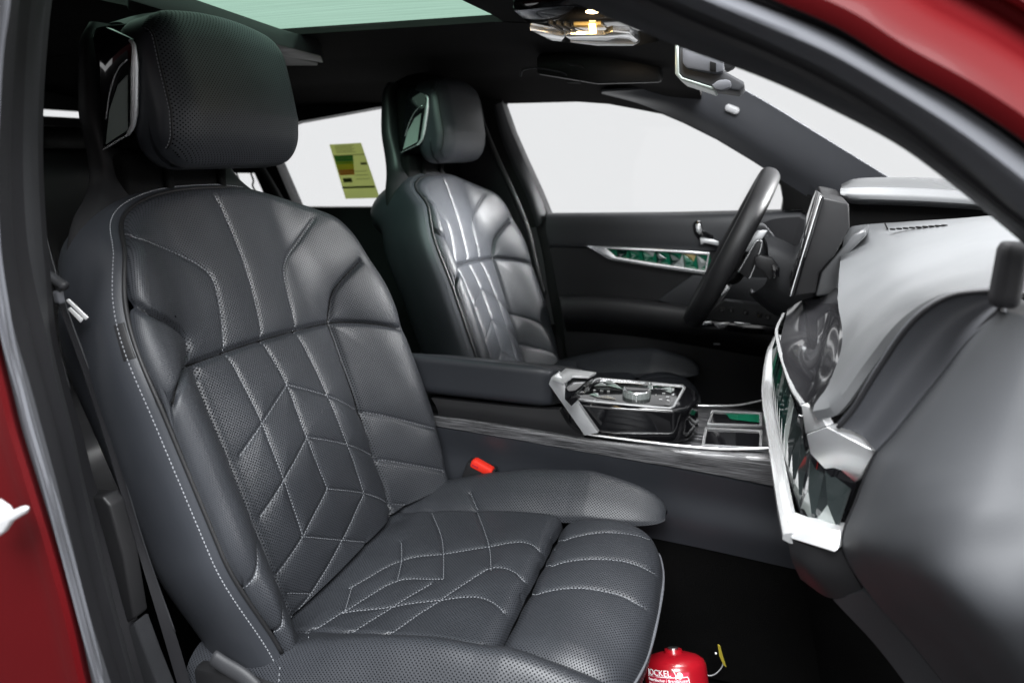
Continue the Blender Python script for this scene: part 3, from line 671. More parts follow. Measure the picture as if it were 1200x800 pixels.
# crystal strip
cs = [(687, 288), (760, 291), (832, 296), (828, 322), (760, 312), (713, 304)]
slab('chrome_frame', PY(cs, YS-.052), (0, .016, 0), 'chrome', dr, .0015, holes=[PY([(711, 291.5), (760, 294), (829, 299), (826, 317), (760, 307), (722, 301)], YS-.052)])
gx = [(708, 291, 722, 302), (722, 291.5, 736, 304), (736, 292, 752, 306), (752, 293, 768, 308.5), (768, 294.5, 784, 311), (784, 295.5, 800, 313.5), (800, 297, 816, 316), (816, 298, 832, 318)]
cols = ['gem_green', 'gem_dark', 'gem_green', 'gem_clear', 'gem_green', 'gem_green', 'gem_amber', 'gem_green']
def gem(nm, q, y0_, dep, mt, parent, j=0):
    q = [np.array(p) for p in q]; ctr_ = sum(q)/len(q)+np.array([(j-.5)*.004, -dep, (j-.5)*.003]); V = q+[ctr_]; k = len(q)
    return mesh(nm, V, [(i, (i+1) % k, k) for i in range(k)], mt, parent, smooth=False)
for (a, b_, c, d), mt in zip(gx, cols):
    xm = (a+c)/2; dy = 1.5
    gem('crystal', PY([(a, b_), (c, b_+.7), (xm+5, (b_+d)/2)], YS-.044), .44, .006, mt, dr, random.random())
    gem('crystal', PY([(a, b_), (xm+5, (b_+d)/2), (a+3, d-1)], YS-.044), .44, .007, random.choice(['gem_green', 'gem_dark', 'gem_clear']), dr, random.random())
    gem('crystal', PY([(a+3, d-1), (xm+5, (b_+d)/2), (c, b_+.7), (c+2, d+1)], YS-.044), .44, .006, random.choice(['gem_green', 'gem_green', 'gem_clear']), dr, random.random())
# inner handle
hp_ = slab('handle_recess', PY([(812, 262), (816, 258), (821, 259), (824, 270), (836, 276), (836, 289), (822, 286), (813, 272)], YS-.046), (0, .01, 0), 'gloss_black', dr, .002)
slab('release_button', PY([(815, 263), (820, 262), (823, 271), (820, 275), (816, 272)], YS-.054), (0, .010, 0), 'chrome', dr, .0015)
slab('pull_handle', PY([(820, 279), (836, 281), (842, 283), (842, 288), (826, 285), (821, 287)], YS-.058), (0, .012, 0), 'satin_chrome', dr, .0015)
# ================================================================== ROOF
roof = thing('roof_lining', 'black fabric headliner round the panoramic glass roof', 'headliner', (-.8, 0, 1.12))
YR = [-.66, -.62, -.55, -.35, 0, .35, .58, .66, .72]; ZR = [1.10, 1.112, 1.126, 1.142, 1.150, 1.142, 1.112, 1.085, 1.06]
def rz(y): return np.interp(y, YR, ZR)
def roofpatch(xa, xb, ya, yb, n=6, m=16):
    X, Y = np.meshgrid(np.linspace(xa, xb, n), np.linspace(ya, yb, m), indexing='ij')
    return np.stack([X, Y, rz(Y)-.05*sm(-.45, -.10, X)-.035*sm(-1.0, -2.2, X)], -1)
GX0, GX1, GY0, GY1 = -.93, -.43, -.46, .055
sheet('lining', roofpatch(-2.0, -.12, .057, .72, 24, 24), 'headliner', roof, .012, -1)
sheet('lining', roofpatch(-.43, -.12, -.66, .055, 8, 24), 'headliner', roof, .012, -1)
sheet('lining', roofpatch(-2.0, -.432, -.66, -.46, 20, 8), 'headliner', roof, .012, -1)
sheet('lining', roofpatch(-2.0, -.931, -.458, .055, 12, 10), 'headliner', roof, .012, -1)
gl = sheet('roof_pane', roofpatch(GX0-.02, GX1+.02, GY0-.02, GY1+.02, 10, 10)+np.array([0, 0, .004]), 'roof_glass'); tag(gl, 'pale green panoramic roof glass with fine streaks', 'glass roof')
slab('blind_rail', [pZ(x, y, 1.118) for x, y in ((150, 0), (250, 30), (330, 54), (376, 66), (379, 74), (330, 66), (240, 40), (150, 12))], (0, 0, .03), 'plastic', roof, .002)
slab('blind_cover', [pZ(x, y, 1.124) for x, y in ((308, 60), (372, 74), (372, 77), (322, 77))], (0, 0, .012), 'trim_grey', roof, .001)
mat('visor_vinyl', (.010, .010, .010), .38, spec=.4)
# sun visor, visor pocket, grab-handle seams
slab('sun_visor', [pY(x, y, .36) for x, y in ((628, 66), (735, 56), (772, 74), (776, 98), (700, 100), (628, 88))], (0, .03, .01), 'visor_vinyl', roof, .008)
for q in (((664, 74), (680, 76), (684, 80), (668, 77)), ((664, 95), (680, 95), (680, 98), (664, 97))):
    slab('visor_clip', [pY(x, y, .352) for x, y in q], (0, .006, 0), 'trim_grey', roof, .001)
tube('visor_edge', PY([(610, 90), (613, 82), (630, 80), (655, 84), (664, 88)], .352), .0022, 'trim_grey', roof, seg=6, n=24)
# overhead console with the lit reading lamp
oc = thing('overhead_console', 'gloss black overhead console with faceted chrome and a lit reading lamp', 'roof lamp', pZ(690, 44, 1.12))
slab('console_body', [pZ(x, y, 1.100) for x, y in ((600, 14), (700, 4), (790, 20), (786, 46), (752, 54), (690, 55), (640, 48))], (0, 0, .04), 'gloss_black', oc, .006)
def facet(nm, L, z, dz, mt): slab(nm, [pZ(x, y, z) for x, y in L], (0, 0, dz), mt, oc, .001)
facet('chrome_facet', [(621, 36), (634, 38), (662, 44), (658, 49), (647, 48)], 1.094, .008, 'chrome')
facet('chrome_facet', [(662, 43), (668, 41), (708, 42), (718, 38), (738, 40), (748, 48), (744, 51), (736, 46), (722, 45), (712, 48), (668, 47)], 1.094, .008, 'chrome')
facet('lower_edge', [(668, 50), (700, 51.5), (742, 52), (750, 50), (742, 54), (700, 54)], 1.096, .006, 'satin_chrome')
for k in range(4): facet('lens_rib', [(642+9*k, 28+1.2*k), (645+9*k, 28+1.2*k), (660+9*k, 37), (656+9*k, 37)], 1.096, .005, 'trim_grey')
facet('lens', [(672, 30), (704, 29), (711, 34), (708, 40), (676, 40)], 1.0965, .004, 'gem_amber')
facet('lamp', [(690, 31), (698, 31), (699, 40), (691, 40)], 1.0945, .004, 'lamp_glow')
lp = bpy.data.lights.new('reading_lamp', 'POINT'); lp.energy = .25; lp.color = (1, .7, .35); lp.shadow_soft_size = .01
lo = bpy.data.objects.new('reading_lamp', lp); COL.objects.link(lo); lo.location = pZ(694, 38, 1.08)
# rear-view mirror with camera housing
rm = thing('rear_view_mirror', 'dark grey rear-view mirror and camera housing below the windscreen top', 'mirror', pY(820, 90, 0))
slab('mirror_body', PY([(796, 50), (813, 50), (838, 58), (847, 70), (850, 84), (872, 96), (873, 101), (866, 107), (838, 103), (800, 91), (794, 86)], -.02), (0, .11, 0), 'trim_grey', rm, .005, 3)
slab('mirror_glass', PY([(791, 50), (795, 50), (796, 86), (800, 91), (838, 103), (836, 105.5), (798, 93), (791, 87)], -.024), (0, .118, 0), 'mirror_dark', rm, .001)
slab('camera_housing', PY([(799, 52), (814, 54), (842, 64), (848, 68), (848, 84), (838, 86), (804, 80), (799, 74)], -.036), (0, .03, 0), 'rubber_grey', rm, .004)
slab('sensor_port', PY([(832, 72), (839, 74), (839, 84), (832, 83)], -.041), (0, .006, 0), 'dark_gap', rm, .0005)
slab('dimmer_block', PY([(834, 100), (842, 94), (852, 93), (857, 96), (856, 102), (846, 106), (838, 105)], -.042), (0, .03, 0), 'rubber_grey', rm, .002)
slab('mount_arm', PY([(838, 60), (858, 62), (862, 78), (850, 84)], .02), (0, .03, 0), 'plastic', rm, .004)
# windscreen pane
ws = [np.array([-.10, y, 1.117]) for y in (-.60, .68)]+[np.array([.56, y, .721]) for y in (.70, -.61)]
o = slab('windscreen', ws, (.003, 0, .004), 'window_glass'); tag(o, 'wide clear windscreen behind the rear-view mirror', 'window')
# ================================================================== REAR of the cabin, in the dark
rs = thing('rear_seat', 'dark rear bench seat barely visible behind the near front seat', 'car seat', (-1.6, 0, 0))
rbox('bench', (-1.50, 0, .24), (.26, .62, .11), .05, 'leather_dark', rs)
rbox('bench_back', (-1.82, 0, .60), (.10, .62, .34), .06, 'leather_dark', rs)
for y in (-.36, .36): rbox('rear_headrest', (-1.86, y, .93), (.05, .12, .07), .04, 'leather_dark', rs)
rb = thing('rear_bulkhead', 'black rear wall of the cabin with one thin strip of daylight', 'car trim', (-2.2, 0, 0))
def bw(y0_, y1_, z0_, z1_): slab('rear_wall', [(-1.98, y0_, z0_), (-1.98, y1_, z0_), (-1.98, y1_, z1_), (-1.98, y0_, z1_)], (-.03, 0, 0), 'plastic', rb)
za = 1.043
bw(-.7, .72, 0, za-.010); bw(-.7, .72, za+.010, 1.2); bw(.62, .72, za-.0098, za+.0098); bw(-.7, .25, za-.0098, za+.0098)
slab('rear_side_panel', [(-2.2, -.69, 0), (-.75, -.69, 0), (-.75, -.69, .95), (-.78, -.69, 1.1), (-2.2, -.69, 1.1)], (0, -.03, 0), 'plastic', rb, .004)
o = slab('window_pane', [(-2.03, .2, za-.02), (-2.03, .68, za-.02), (-2.03, .68, za+.02), (-2.03, .2, za+.02)], (-.004, 0, 0), 'window_glass'); tag(o, 'thin bright rear window strip left of the near headrest', 'window')
# ================================================================== CENTRE CONSOLE
cn = thing('centre_console', 'black leather centre console with silver wood trim and gloss control pod', 'console', (-.15, 0, 0))
YN, YF = -.13, .14
zz = .455
sheet('side_panel', loft([PY([(480, 496), (620, 518), (720, 536), (820, 555), (930, 577)], YN-.002), PY([(480, 523), (620, 545), (720, 562), (820, 582), (930, 605)], YN+.008), PY([(480, 553), (620, 575), (720, 594), (820, 614), (935, 640)], YN+.006), PY([(480, 583), (625, 604), (722, 622), (822, 642), (938, 668)], YN+.016)], 30, 40), 'leather', cn, .01, -1)
sheet('lower_shade_panel', loft([PY([(530, 588), (625, 602), (722, 620), (822, 640), (938, 666)], YN+.02), [(-.6, YN+.03, .02), (-.4, YN+.03, .02), (-.2, YN+.03, .02), (0, YN+.03, .02), (.2, YN+.03, .02)]], 16, 40), 'carpet', cn, .01, -1)  # dark lower piece added for the shade low on the console side
wd = [PY([(470, 480), (600, 498), (700, 514), (760, 521), (830, 527), (905, 531)], YN+.012), PY([(470, 482), (600, 500), (690, 515), (760, 524), (830, 532), (905, 540)], YN-.001), PY([(472, 492), (600, 514), (690, 530), (760, 542), (830, 554), (915, 571)], YN-.004)]
sheet('wood_trim', loft(wd, 14, 80), 'ash_wood', cn, .006, -1)
tube('chrome_line', [p+np.array([0, -.001, .002]) for p in PY([(683, 509), (720, 514), (760, 519), (800, 523.5), (850, 527), (905, 526)], YN+.012)], .0024, 'chrome', cn, seg=8, n=60)
tube('chrome_line', [pZ(x, y, .462) for x, y in ((812, 475), (835, 475.5), (860, 475), (880, 472), (897, 468))], .002, 'chrome', cn, seg=8, n=30)
slab('top_deck', [(-.60, YN+.012, zz-.006), (.12, YN+.012, zz-.006), (.12, YF, zz-.006), (-.60, YF, zz-.006)], (0, 0, -.03), 'ash_wood', cn, .002)
slab('far_side', [(-.60, YF, zz-.006), (.12, YF, zz-.006), (.12, YF, .02), (-.60, YF, .02)], (0, -.01, 0), 'plastic', cn)
# armrest: base, padded lid of two halves
sheet('armrest_base', loft([PY([(505, 466), (560, 472), (610, 477), (655, 480)], YN+.006), PY([(512, 478), (560, 484), (620, 492), (668, 500)], YN+.003), PY([(515, 493), (570, 500), (630, 508), (690, 516)], YN+.006)], 10, 30), 'leather_dark', cn, .02, -1)
def lidsec(x0_, x1_, y0_, y1_, z_, nm):
    def df(V):
        V = V.copy(); V[:, 2] -= .30*(V[:, 1]+(y0_+y1_)/2-YN); return V
    rbox(nm, ((x0_+x1_)/2, (y0_+y1_)/2, z_-.036), ((x1_-x0_)/2, (y1_-y0_)/2, .036), (.012, .012, .014), 'leather', cn, n=10, deform=df)
lidsec(-.60, -.283, YN+.004, .004, .580, 'armrest_lid'); lidsec(-.60, -.283, .007, YF, .580, 'armrest_lid')
# satin collar at the front of the armrest
slab('satin_collar', PY([(643, 450), (646, 442), (654, 437), (661, 446), (663, 453), (701, 507), (685, 510)], YN-.004), (0, .012, 0), 'satin_chrome', cn, .0006, 2)
slab('satin_collar', [pZ(x, y, .566) for x, y in ((647, 444), (663, 431), (699, 436), (690, 441), (671, 440), (660, 449))], (0, 0, -.004), 'satin_chrome', cn, .0006, 2)
slab('tray_recess', [pZ(x, y, .560) for x, y in ((672, 441), (695, 439), (670, 462), (662, 454))], (0, 0, -.02), 'gloss_black', cn, .001)
for k in range(0): slab('tray_slot', [pZ(x, y, .562) for x, y in ((668+5*k, 452-3*k), (678+5*k, 444-1.5*k), (679+5*k, 445-1.5*k), (669+5*k, 453-3*k))], (0, 0, -.002), 'satin_chrome', cn)
# control pod
ZP = .520
podL = [(664, 470), (676, 460), (700, 441), (760, 445), (802, 450), (816, 457), (818, 468), (806, 478), (790, 481), (720, 476)]
pod = [pZ(x, y, ZP) for x, y in podL]
slab('pod_body', pod, (.004, .006, -.062), 'gloss_black', cn, .007, 4)
inner = [pZ(x, y, ZP+.0015) for x, y in ((676, 466), (702, 444), (800, 453), (786, 475))]
oi = [pZ(x, y, ZP+.0015) for x, y in ((672, 467.5), (676, 462), (697, 443), (702, 441.5), (801, 450.5), (804, 454), (791, 476), (786, 478))]
slab('chrome_frame', oi, (0, 0, -.003), 'chrome', cn, .0006, holes=[[pZ(x, y, ZP+.0015) for x, y in ((676, 466.5), (679, 462.3), (698, 444.8), (703, 443.3), (798, 451.6), (800, 454.4), (788, 475), (783, 476.5))]])
slab('bright_edge', [pZ(x, y, ZP-.016) for x, y in ((664, 470), (720, 478), (786, 483.5), (800, 480), (816, 468), (818, 470), (801, 482.5), (787, 486), (720, 480.5), (664, 472.5))], (0, 0, -.002), 'chrome', cn)
kx = pZ(746, 463, ZP)
kn = lathe('control_knob', [(.0245, -.002), (.0245, .008), (.022, .012), (.0215, .0125)], kx, (0, 0, 1), 'chrome', cn, seg=30)
lathe('knob_face', [(.0205, .012), (.0205, .0132), (.019, .0136)], kx, (0, 0, 1), 'gloss_black', kn, seg=30)
for k in range(24):
    a = k*2*math.pi/24; c_ = np.array(kx)+np.array([math.cos(a)*.0245, math.sin(a)*.0245, .005])
    gem('knurl', [c_+np.array([-.003*math.sin(a), .003*math.cos(a), -.005]), c_+np.array([.003*math.sin(a), -.003*math.cos(a), -.005]), c_+np.array([.003*math.sin(a), -.003*math.cos(a), .005]), c_+np.array([-.003*math.sin(a), .003*math.cos(a), .005])], 0, 0.0, 'gem_clear', kn, .5)
# crystal shards and key print on the pod
sh_ = [((696, 452), (704, 447), (712, 452)), ((704, 447), (716, 446), (724, 452)), ((710, 451), (722, 450), (730, 456)), ((752, 451), (758, 446), (764, 452)), ((764, 446), (765, 456), (756, 456)), ((690, 462), (700, 460), (704, 466)), ((698, 465), (716, 464), (722, 468)), ((776, 455), (788, 454), (790, 458)), ((780, 458), (790, 457), (786, 460))]
for q in sh_:
    pts = [np.array(pZ(x, y, ZP+.001)) for x, y in q]; V = pts+[sum(pts)/3+np.array([0, 0, .004])]
    mesh('crystal_shard', V, [(0, 1, 3), (1, 2, 3), (2, 0, 3)], random.choice(['chrome', 'gem_clear', 'gem_clear', 'chrome']), cn, smooth=False)
for (x, y, s) in ((688, 457, 'P'), (695, 457.5, 'R'), (703, 458, 'N'), (711, 458.5, 'D'), (695, 469, 'A'), (768, 463, 'I'), (776, 461, 'H'), (780, 465, 'O'), (772, 468, 'M'), (781, 469, 'C')):
    text('key_print', s, pZ(x, y, ZP+.0012), (1, 0, 0), (0, 1, 0), .007, 'white_print', cn)
# covered cup-holder trays
for q in (((834, 480), (893, 483), (893, 498), (829, 496)), ((826, 500), (894, 503), (893, 525), (822, 521))):
    zt = .460; pts = [np.array(pZ(x, y, zt)) for x, y in q]; c_ = sum(pts)/4
    inn = [c_+(p-c_)*np.array([.90, .88, 1]) for p in pts]
    slab('tray_frame', pts, (0, 0, -.006), 'chrome', cn, .0008, holes=[inn])
    slab('tray_cover', [p+np.array([0, 0, -.003]) for p in inn], (0, 0, -.004), 'gloss_black', cn)
    tr = cn
g4 = [np.array(pZ(x, y, .4585)) for x, y in ((850, 484), (892, 485.5), (891, 495), (856, 491))]
mesh('tray_crystal', g4, [(0, 1, 2, 3)], 'gem_green', cn, smooth=False)
# ================================================================== SEAT BELT BUCKLES, BELT
bk = thing('seat_belt_buckle', 'black seat belt buckle with red release button beside the near seat cushion', 'buckle', pY(545, 600, -.155))
slab('housing', PY([(547, 541), (580, 553), (566, 572), (548, 590), (532, 596), (538, 566)], -.160), (0, .025, 0), 'plastic', bk, .004)
slab('release_button', PY([(552, 540), (556, 539), (577, 551), (575, 557), (569, 557), (550, 547)], -.163), (0, .016, 0), 'red_button', bk, .003)
text('button_print', 'PRESS', pY(553, 545.5, -.1635), np.array(pY(575, 557, -.163))-np.array(pY(550, 545, -.163)), (0, 0, 1), .005, 'red_label', bk)
tube('stalk', PY([(540, 590), (530, 615), (525, 640)], -.15), .012, 'plastic', bk, seg=10, n=10, flat=.5)
# ================================================================== STEERING WHEEL
sw = thing('steering_wheel', "black leather steering wheel seen edge-on in front of the driver's door", 'steering wheel', (-.02, .39, .72))
WCc = np.array([-.022, .39, .722]); dW = np.array([.392, 0, .92]); nW = np.array([-.92, 0, .392])
ang = np.linspace(0, 2*math.pi, 72, endpoint=False)
pt = [WCc+.172*(math.cos(a)*dW+math.sin(a)*np.array([0, 1, 0]))*np.array([1, 1.02, 1]) for a in ang]
p = np.array(pt); seg = 20; a2 = np.linspace(0, 2*math.pi, seg, endpoint=False); rad = (p-WCc); rad /= np.linalg.norm(rad, axis=1)[:, None]
Pw = p[:, None]+(.0165*np.cos(a2)[None, :, None]*rad[:, None]+.021*np.sin(a2)[None, :, None]*nW)
F = gridfaces(73, seg, closed=True) % (72*seg); mesh('rim', Pw.reshape(-1, 3), F, 'leather_dark', sw)
pc = np.array([WCc+.172*(math.cos(a)*dW+math.sin(a)*np.array([0, 1, 0])) for a in np.linspace(0, 2*math.pi, 60, endpoint=False)])
rbox('airbag_cover', WCc-nW*.020, (.03, .075, .062), .025, 'leather_dark', sw, rot=np.array([nW, [0, 1, 0], dW]).T, n=8)
for sg in (-1, 1):
    sp_ = [WCc-nW*.014+sg*np.array([0, .06, 0])-dW*.01, WCc-nW*.012+sg*np.array([0, .12, 0])-dW*.012, WCc+sg*np.array([0, .168, 0])-dW*.012]
    tube('spoke', sp_, [.026, .022, .016], 'plastic', sw, seg=12, n=16, flat=.5)
tube('spoke', [WCc-nW*.014-dW*.05, WCc-nW*.012-dW*.11, WCc-dW*.165], [.028, .024, .018], 'plastic', sw, seg=12, n=16, flat=.6)
slab('satin_spoke_trim', PY([(834, 349), (842, 340), (849, 337), (847, 333), (850, 331), (856, 338), (846, 346), (838, 350)], .30), (0, .008, 0), 'chrome', sw, .001)
slab('back_cover', PY([(868, 285), (884, 268), (898, 270), (912, 288), (905, 300), (880, 302), (868, 298)], .30), (0, .16, 0), 'trim_grey', sw, .006, 3)
slab('satin_spoke_trim', PY([(864, 288), (874, 284), (888, 270), (900, 270), (892, 282), (884, 296), (868, 294)], .293), (0, .008, 0), 'satin_chrome', sw, .002)
slab('shift_paddle', PY([(864, 318), (886, 282), (893, 280), (893, 288), (889, 300), (881, 324), (877, 327)], .27), (0, .012, 0), 'plastic', sw, .002, 2)
tube('paddle_edge', PY([(865, 319), (875, 302), (886, 283), (891, 281), (893, 284), (890, 296), (886, 304)], .268), .0016, 'chrome', sw, seg=6, n=30)
tube('paddle_edge', PY([(886, 308), (882, 318), (878, 327)], .268), .0014, 'chrome', sw, seg=6, n=12)
# column and stalks
scol = thing('steering_column', 'grey plastic steering column shroud with black stalk switch', 'steering column', pY(920, 350, .39))
sheet('shroud', loft([PY([(893, 272), (905, 276), (925, 285), (950, 300)], .31), PY([(900, 290), (915, 296), (935, 306), (955, 318)], .27), PY([(898, 330), (912, 340), (930, 352), (950, 362)], .27), PY([(880, 345), (900, 362), (925, 376), (950, 385)], .33), PY([(878, 340), (900, 360), (925, 375), (950, 385)], .50)], 30, 24), 'trim_grey', scol, .006)
slab('stalk', PY([(884, 302), (890, 299), (905, 303), (912, 312), (910, 326), (900, 328), (894, 318), (885, 313)], .245), (0, .03, 0), 'plastic', scol, .003)
slab('stalk_tip', PY([(905, 310), (914, 314), (913, 325), (906, 326)], .235), (0, .02, 0), 'gloss_black', scol, .002)
# light-switch panel on the far dash
lp_ = thing('light_switch_panel', 'dark switch panel with small white symbols beyond the steering wheel', 'switch panel', pY(880, 380, .52))
slab('panel', PY([(820, 372), (850, 352), (900, 358), (950, 375), (950, 390), (900, 384), (820, 378)], .52), (0, .03, 0), 'trim_grey', lp_, .003)
for k, (x, y) in enumerate(((846, 363), (857, 363), (874, 366), (890, 369), (900, 371))):
    rbox('switch', pY(x, y, .518), (.006, .003, .006), .002, 'plastic', lp_, n=2)
    text('symbol', 'ODEIO'[k], pY(x-2, y+2, .5145), (1, 0, 0), (0, 0, 1), .008, 'yellow' if k == 3 else 'grey_print', lp_)
slab('gloss_strip', PY([(818, 374), (905, 382), (945, 386), (945, 394), (880, 392), (818, 384)], .51), (0, .02, 0), 'gloss_black', lp_, .003)
for q in (((822, 377), (834, 376), (834, 380), (823, 381)), ((836, 379), (856, 377), (850, 384), (842, 385)), ((860, 377), (880, 379), (880, 381), (862, 381))):
    slab('bright_facet', PY(q, .507), (0, .006, 0), 'chrome', lp_, .001)
# lower dash and pedals zone far side
ld = thing('knee_panel', 'black lower dash panel in shadow beneath the steering wheel', 'car trim', (.15, .4, .2))
rbox('panel', (.18, .40, .36), (.05, .26, .20), .03, 'plastic', ld)
tube('bonnet_lever', PY([(836, 403), (844, 403.5)], .50), .003, 'trim_grey', ld, seg=6, n=4)
grain(mat('end_leather', (.034, .036, .040), .6, spec=.4), 700, .2, .0006, .05, .1)
grain(mat('carpet_grey', (.03, .031, .034), .95, spec=.1), 900, .8, .003, 0, .3)
# ================================================================== DASHBOARD
db = thing('dashboard', 'grey leather dashboard with gloss decor, chrome crystal bar and padded near end', 'dashboard', (.2, -.2, .4))
# instrument hood
hd = thing('instrument_hood', 'black hooded dash top standing in front of the windscreen', 'dashboard', pY(1050, 240, .2))
hr0 = [(986, 216), (1000, 210), (1030, 208), (1080, 208), (1130, 211), (1200, 216)]
sheet('hood_top', loft([PY(hr0, .45), PY(sh(hr0, 3), .25), PY([(985, 221), (998, 220), (1030, 219.5), (1080, 221), (1130, 224), (1200, 229)], .10)], 14, 40), 'dash_leather', hd, .004, -1)
sheet('hood_lip', loft([PY([(985, 221), (998, 220), (1030, 219.5), (1080, 221), (1130, 224), (1200, 229)], .10), PY([(985, 228), (998, 232), (1030, 234), (1080, 236), (1130, 239), (1200, 244)], .095), PY([(990, 236), (1000, 239), (1030, 240), (1080, 242), (1130, 245), (1200, 250)], .115)], 10, 40), 'dash_leather', hd, .004, -1)
slab('hood_recess', PY([(990, 236), (1030, 238), (1200, 248), (1200, 300), (985, 300)], .13), (0, .03, 0), 'dark_gap', hd, .002)
# top pad: from the line under the hood to the decor edge and round the near end
pad_rows = [PY([(990, 272, .10), (1000, 265, .09), (1060, 260, .05), (1120, 256, .0), (1170, 252, -.05), (1230, 250, -.1)]),
 PY([(988, 285, .04), (1010, 275, .03), (1062, 268, -.04), (1120, 264, -.10), (1175, 262, -.18), (1235, 262, -.22)]),
 PY([(985, 302, -.03), (1015, 295, -.05), (1065, 288, -.14), (1120, 285, -.22), (1175, 285, -.30), (1235, 288, -.34)]),
 PY([(982, 350, -.20), (1015, 335, -.24), (1060, 322, -.32), (1110, 315, -.38), (1165, 312, -.44), (1225, 318, -.48)]),
 PY([(987, 400, -.36), (1010, 375, -.39), (1045, 352, -.43), (1090, 335, -.47), (1140, 328, -.51), (1200, 332, -.54)]),
 PY([(972, 448, -.45), (992, 420, -.47), (1022, 388, -.49), (1062, 358, -.515), (1108, 340, -.54), (1165, 334, -.56)]),
 PY([(952, 480, -.50), (975, 470, -.515), (1012, 425, -.525), (1055, 375, -.54), (1104, 345, -.555), (1166, 336, -.57)]),
 PY([(958, 492, -.505), (983, 484, -.522), (1022, 432, -.53), (1064, 380, -.545), (1110, 352, -.56), (1168, 342, -.575)])]
pad = sheet('top_pad', loft(pad_rows, 70, 70), 'dash_leather', db, .008, -1)
for k in range(9):
    x = 1046+7.6*k; y = 268.6-.55*k
    rbox('vent_slot', pY(x, y, -.045-.005*k), (.0035, .004, .0013), .001, 'dark_gap', db, n=2)
tube('pad_seam', PY([(1037, 262, .02), (1040, 268, -.01)]), .0012, 'dark_gap', db, seg=6, n=8)
# gloss decor panel above the crystal bar
dec = [PY([(923, 362, .02), (940, 352, .01), (962, 345, .0), (980, 335, -.01)]),
 PY([(914, 405, -.12), (936, 400, -.14), (962, 396, -.16), (984, 386, -.22)]),
 PY([(928, 455, -.35), (942, 452, -.37), (956, 450, -.40), (972, 446, -.45)]),
 PY([(943, 478, -.46), (946, 478, -.47), (950, 478, -.49), (953, 480, -.50)])]
m = mat('decor', (.045, .046, .048), .10, .0, .6, coat=1.0)
tcn = nd(m, 'ShaderNodeTexCoord'); mpn = nd(m, 'ShaderNodeMapping'); mpn.inputs['Scale'].default_value = (25, 30, 160); lk(m, tcn.outputs['Object'], mpn.inputs[0])
nz = nd(m, 'ShaderNodeTexNoise'); nz.inputs['Scale'].default_value = 1; nz.inputs['Detail'].default_value = 6; lk(m, mpn.outputs[0], nz.inputs[0])
rp = nd(m, 'ShaderNodeValToRGB'); rp.color_ramp.elements[0].color = (.016, .016, .018, 1); rp.color_ramp.elements[1].color = (.028, .028, .03, 1); rp.color_ramp.elements[0].position = .35; rp.color_ramp.elements[1].position = .75
mpn.inputs['Scale'].default_value = (4, 5, 60); lk(m, nz.outputs[0], rp.inputs[0]); lk(m, rp.outputs[0], bsdf(m).inputs['Base Color'])
sheet('decor_panel', loft(dec, 50, 30), 'decor', db, .006, -1)
# chrome rails of the crystal bar
def rail_(nm, c, wdt, hgt, mt, n=70):
    p = spl(c, n); V = np.stack([p+np.array([0, 0, -hgt/2]), p+np.array([-wdt, 0, -hgt/4]), p+np.array([-wdt, 0, hgt/4]), p+np.array([0, 0, hgt/2]), p+np.array([wdt*1.2, 0, hgt/2]), p+np.array([wdt*1.2, 0, -hgt/2])], 1)
    F = [tuple(f) for f in gridfaces(n, 6, closed=True)]+[tuple(range(6)), tuple(range((n-1)*6, n*6))[::-1]]
    o = mesh(nm, V.reshape(-1, 3), F, mt, db); sharp(o, 40); return o
rail_('chrome_rail', PY([(918, 368, .05), (910, 386, -.03), (912, 405, -.12), (917, 424, -.20), (928, 455, -.35), (940, 474, -.45)]), .002, .005, 'chrome')
lowc = PY([(912, 396, .10), (903, 415, .05), (898, 450, -.02), (899, 475, -.11), (904, 503, -.20), (913, 560, -.38), (920, 600, -.46), (926, 630, -.505)])
rail_('chrome_rail', lowc, .007, .012, 'chrome')
# bright end cap that wraps round to the door, upper and lower
def planar(L, three):
    a, b_, c = PY(three); n = np.cross(b_-a, c-a); return [C+ray(x, y)*((a-C)@n)/(ray(x, y)@n) for x, y in L]
slab('chrome_end', planar([(939, 474), (957, 479), (968, 499), (944, 508)], [(939, 474, -.46), (968, 499, -.515), (944, 508, -.47)]), (.008, .010, 0), 'satin_chrome', db, .0008, 2)
slab('chrome_end', planar([(968.5, 500), (1022, 527), (1024, 533), (1009, 560), (1001, 566), (966, 549), (949, 531), (944.5, 509)], [(968, 500, -.516), (1024, 530, -.535), (949, 531, -.478)]), (.010, .014, 0), 'satin_chrome', db, .0015, 3)
slab('chrome_end', planar([(921, 607), (936, 613), (984, 621), (985, 629), (982, 643), (978, 647), (927, 631)], [(921, 607, -.485), (985, 629, -.532), (927, 631, -.508)]), (.010, .018, 0), 'satin_chrome', db, .0015, 3)
crystal('gem_smoke', (.02, .026, .026))
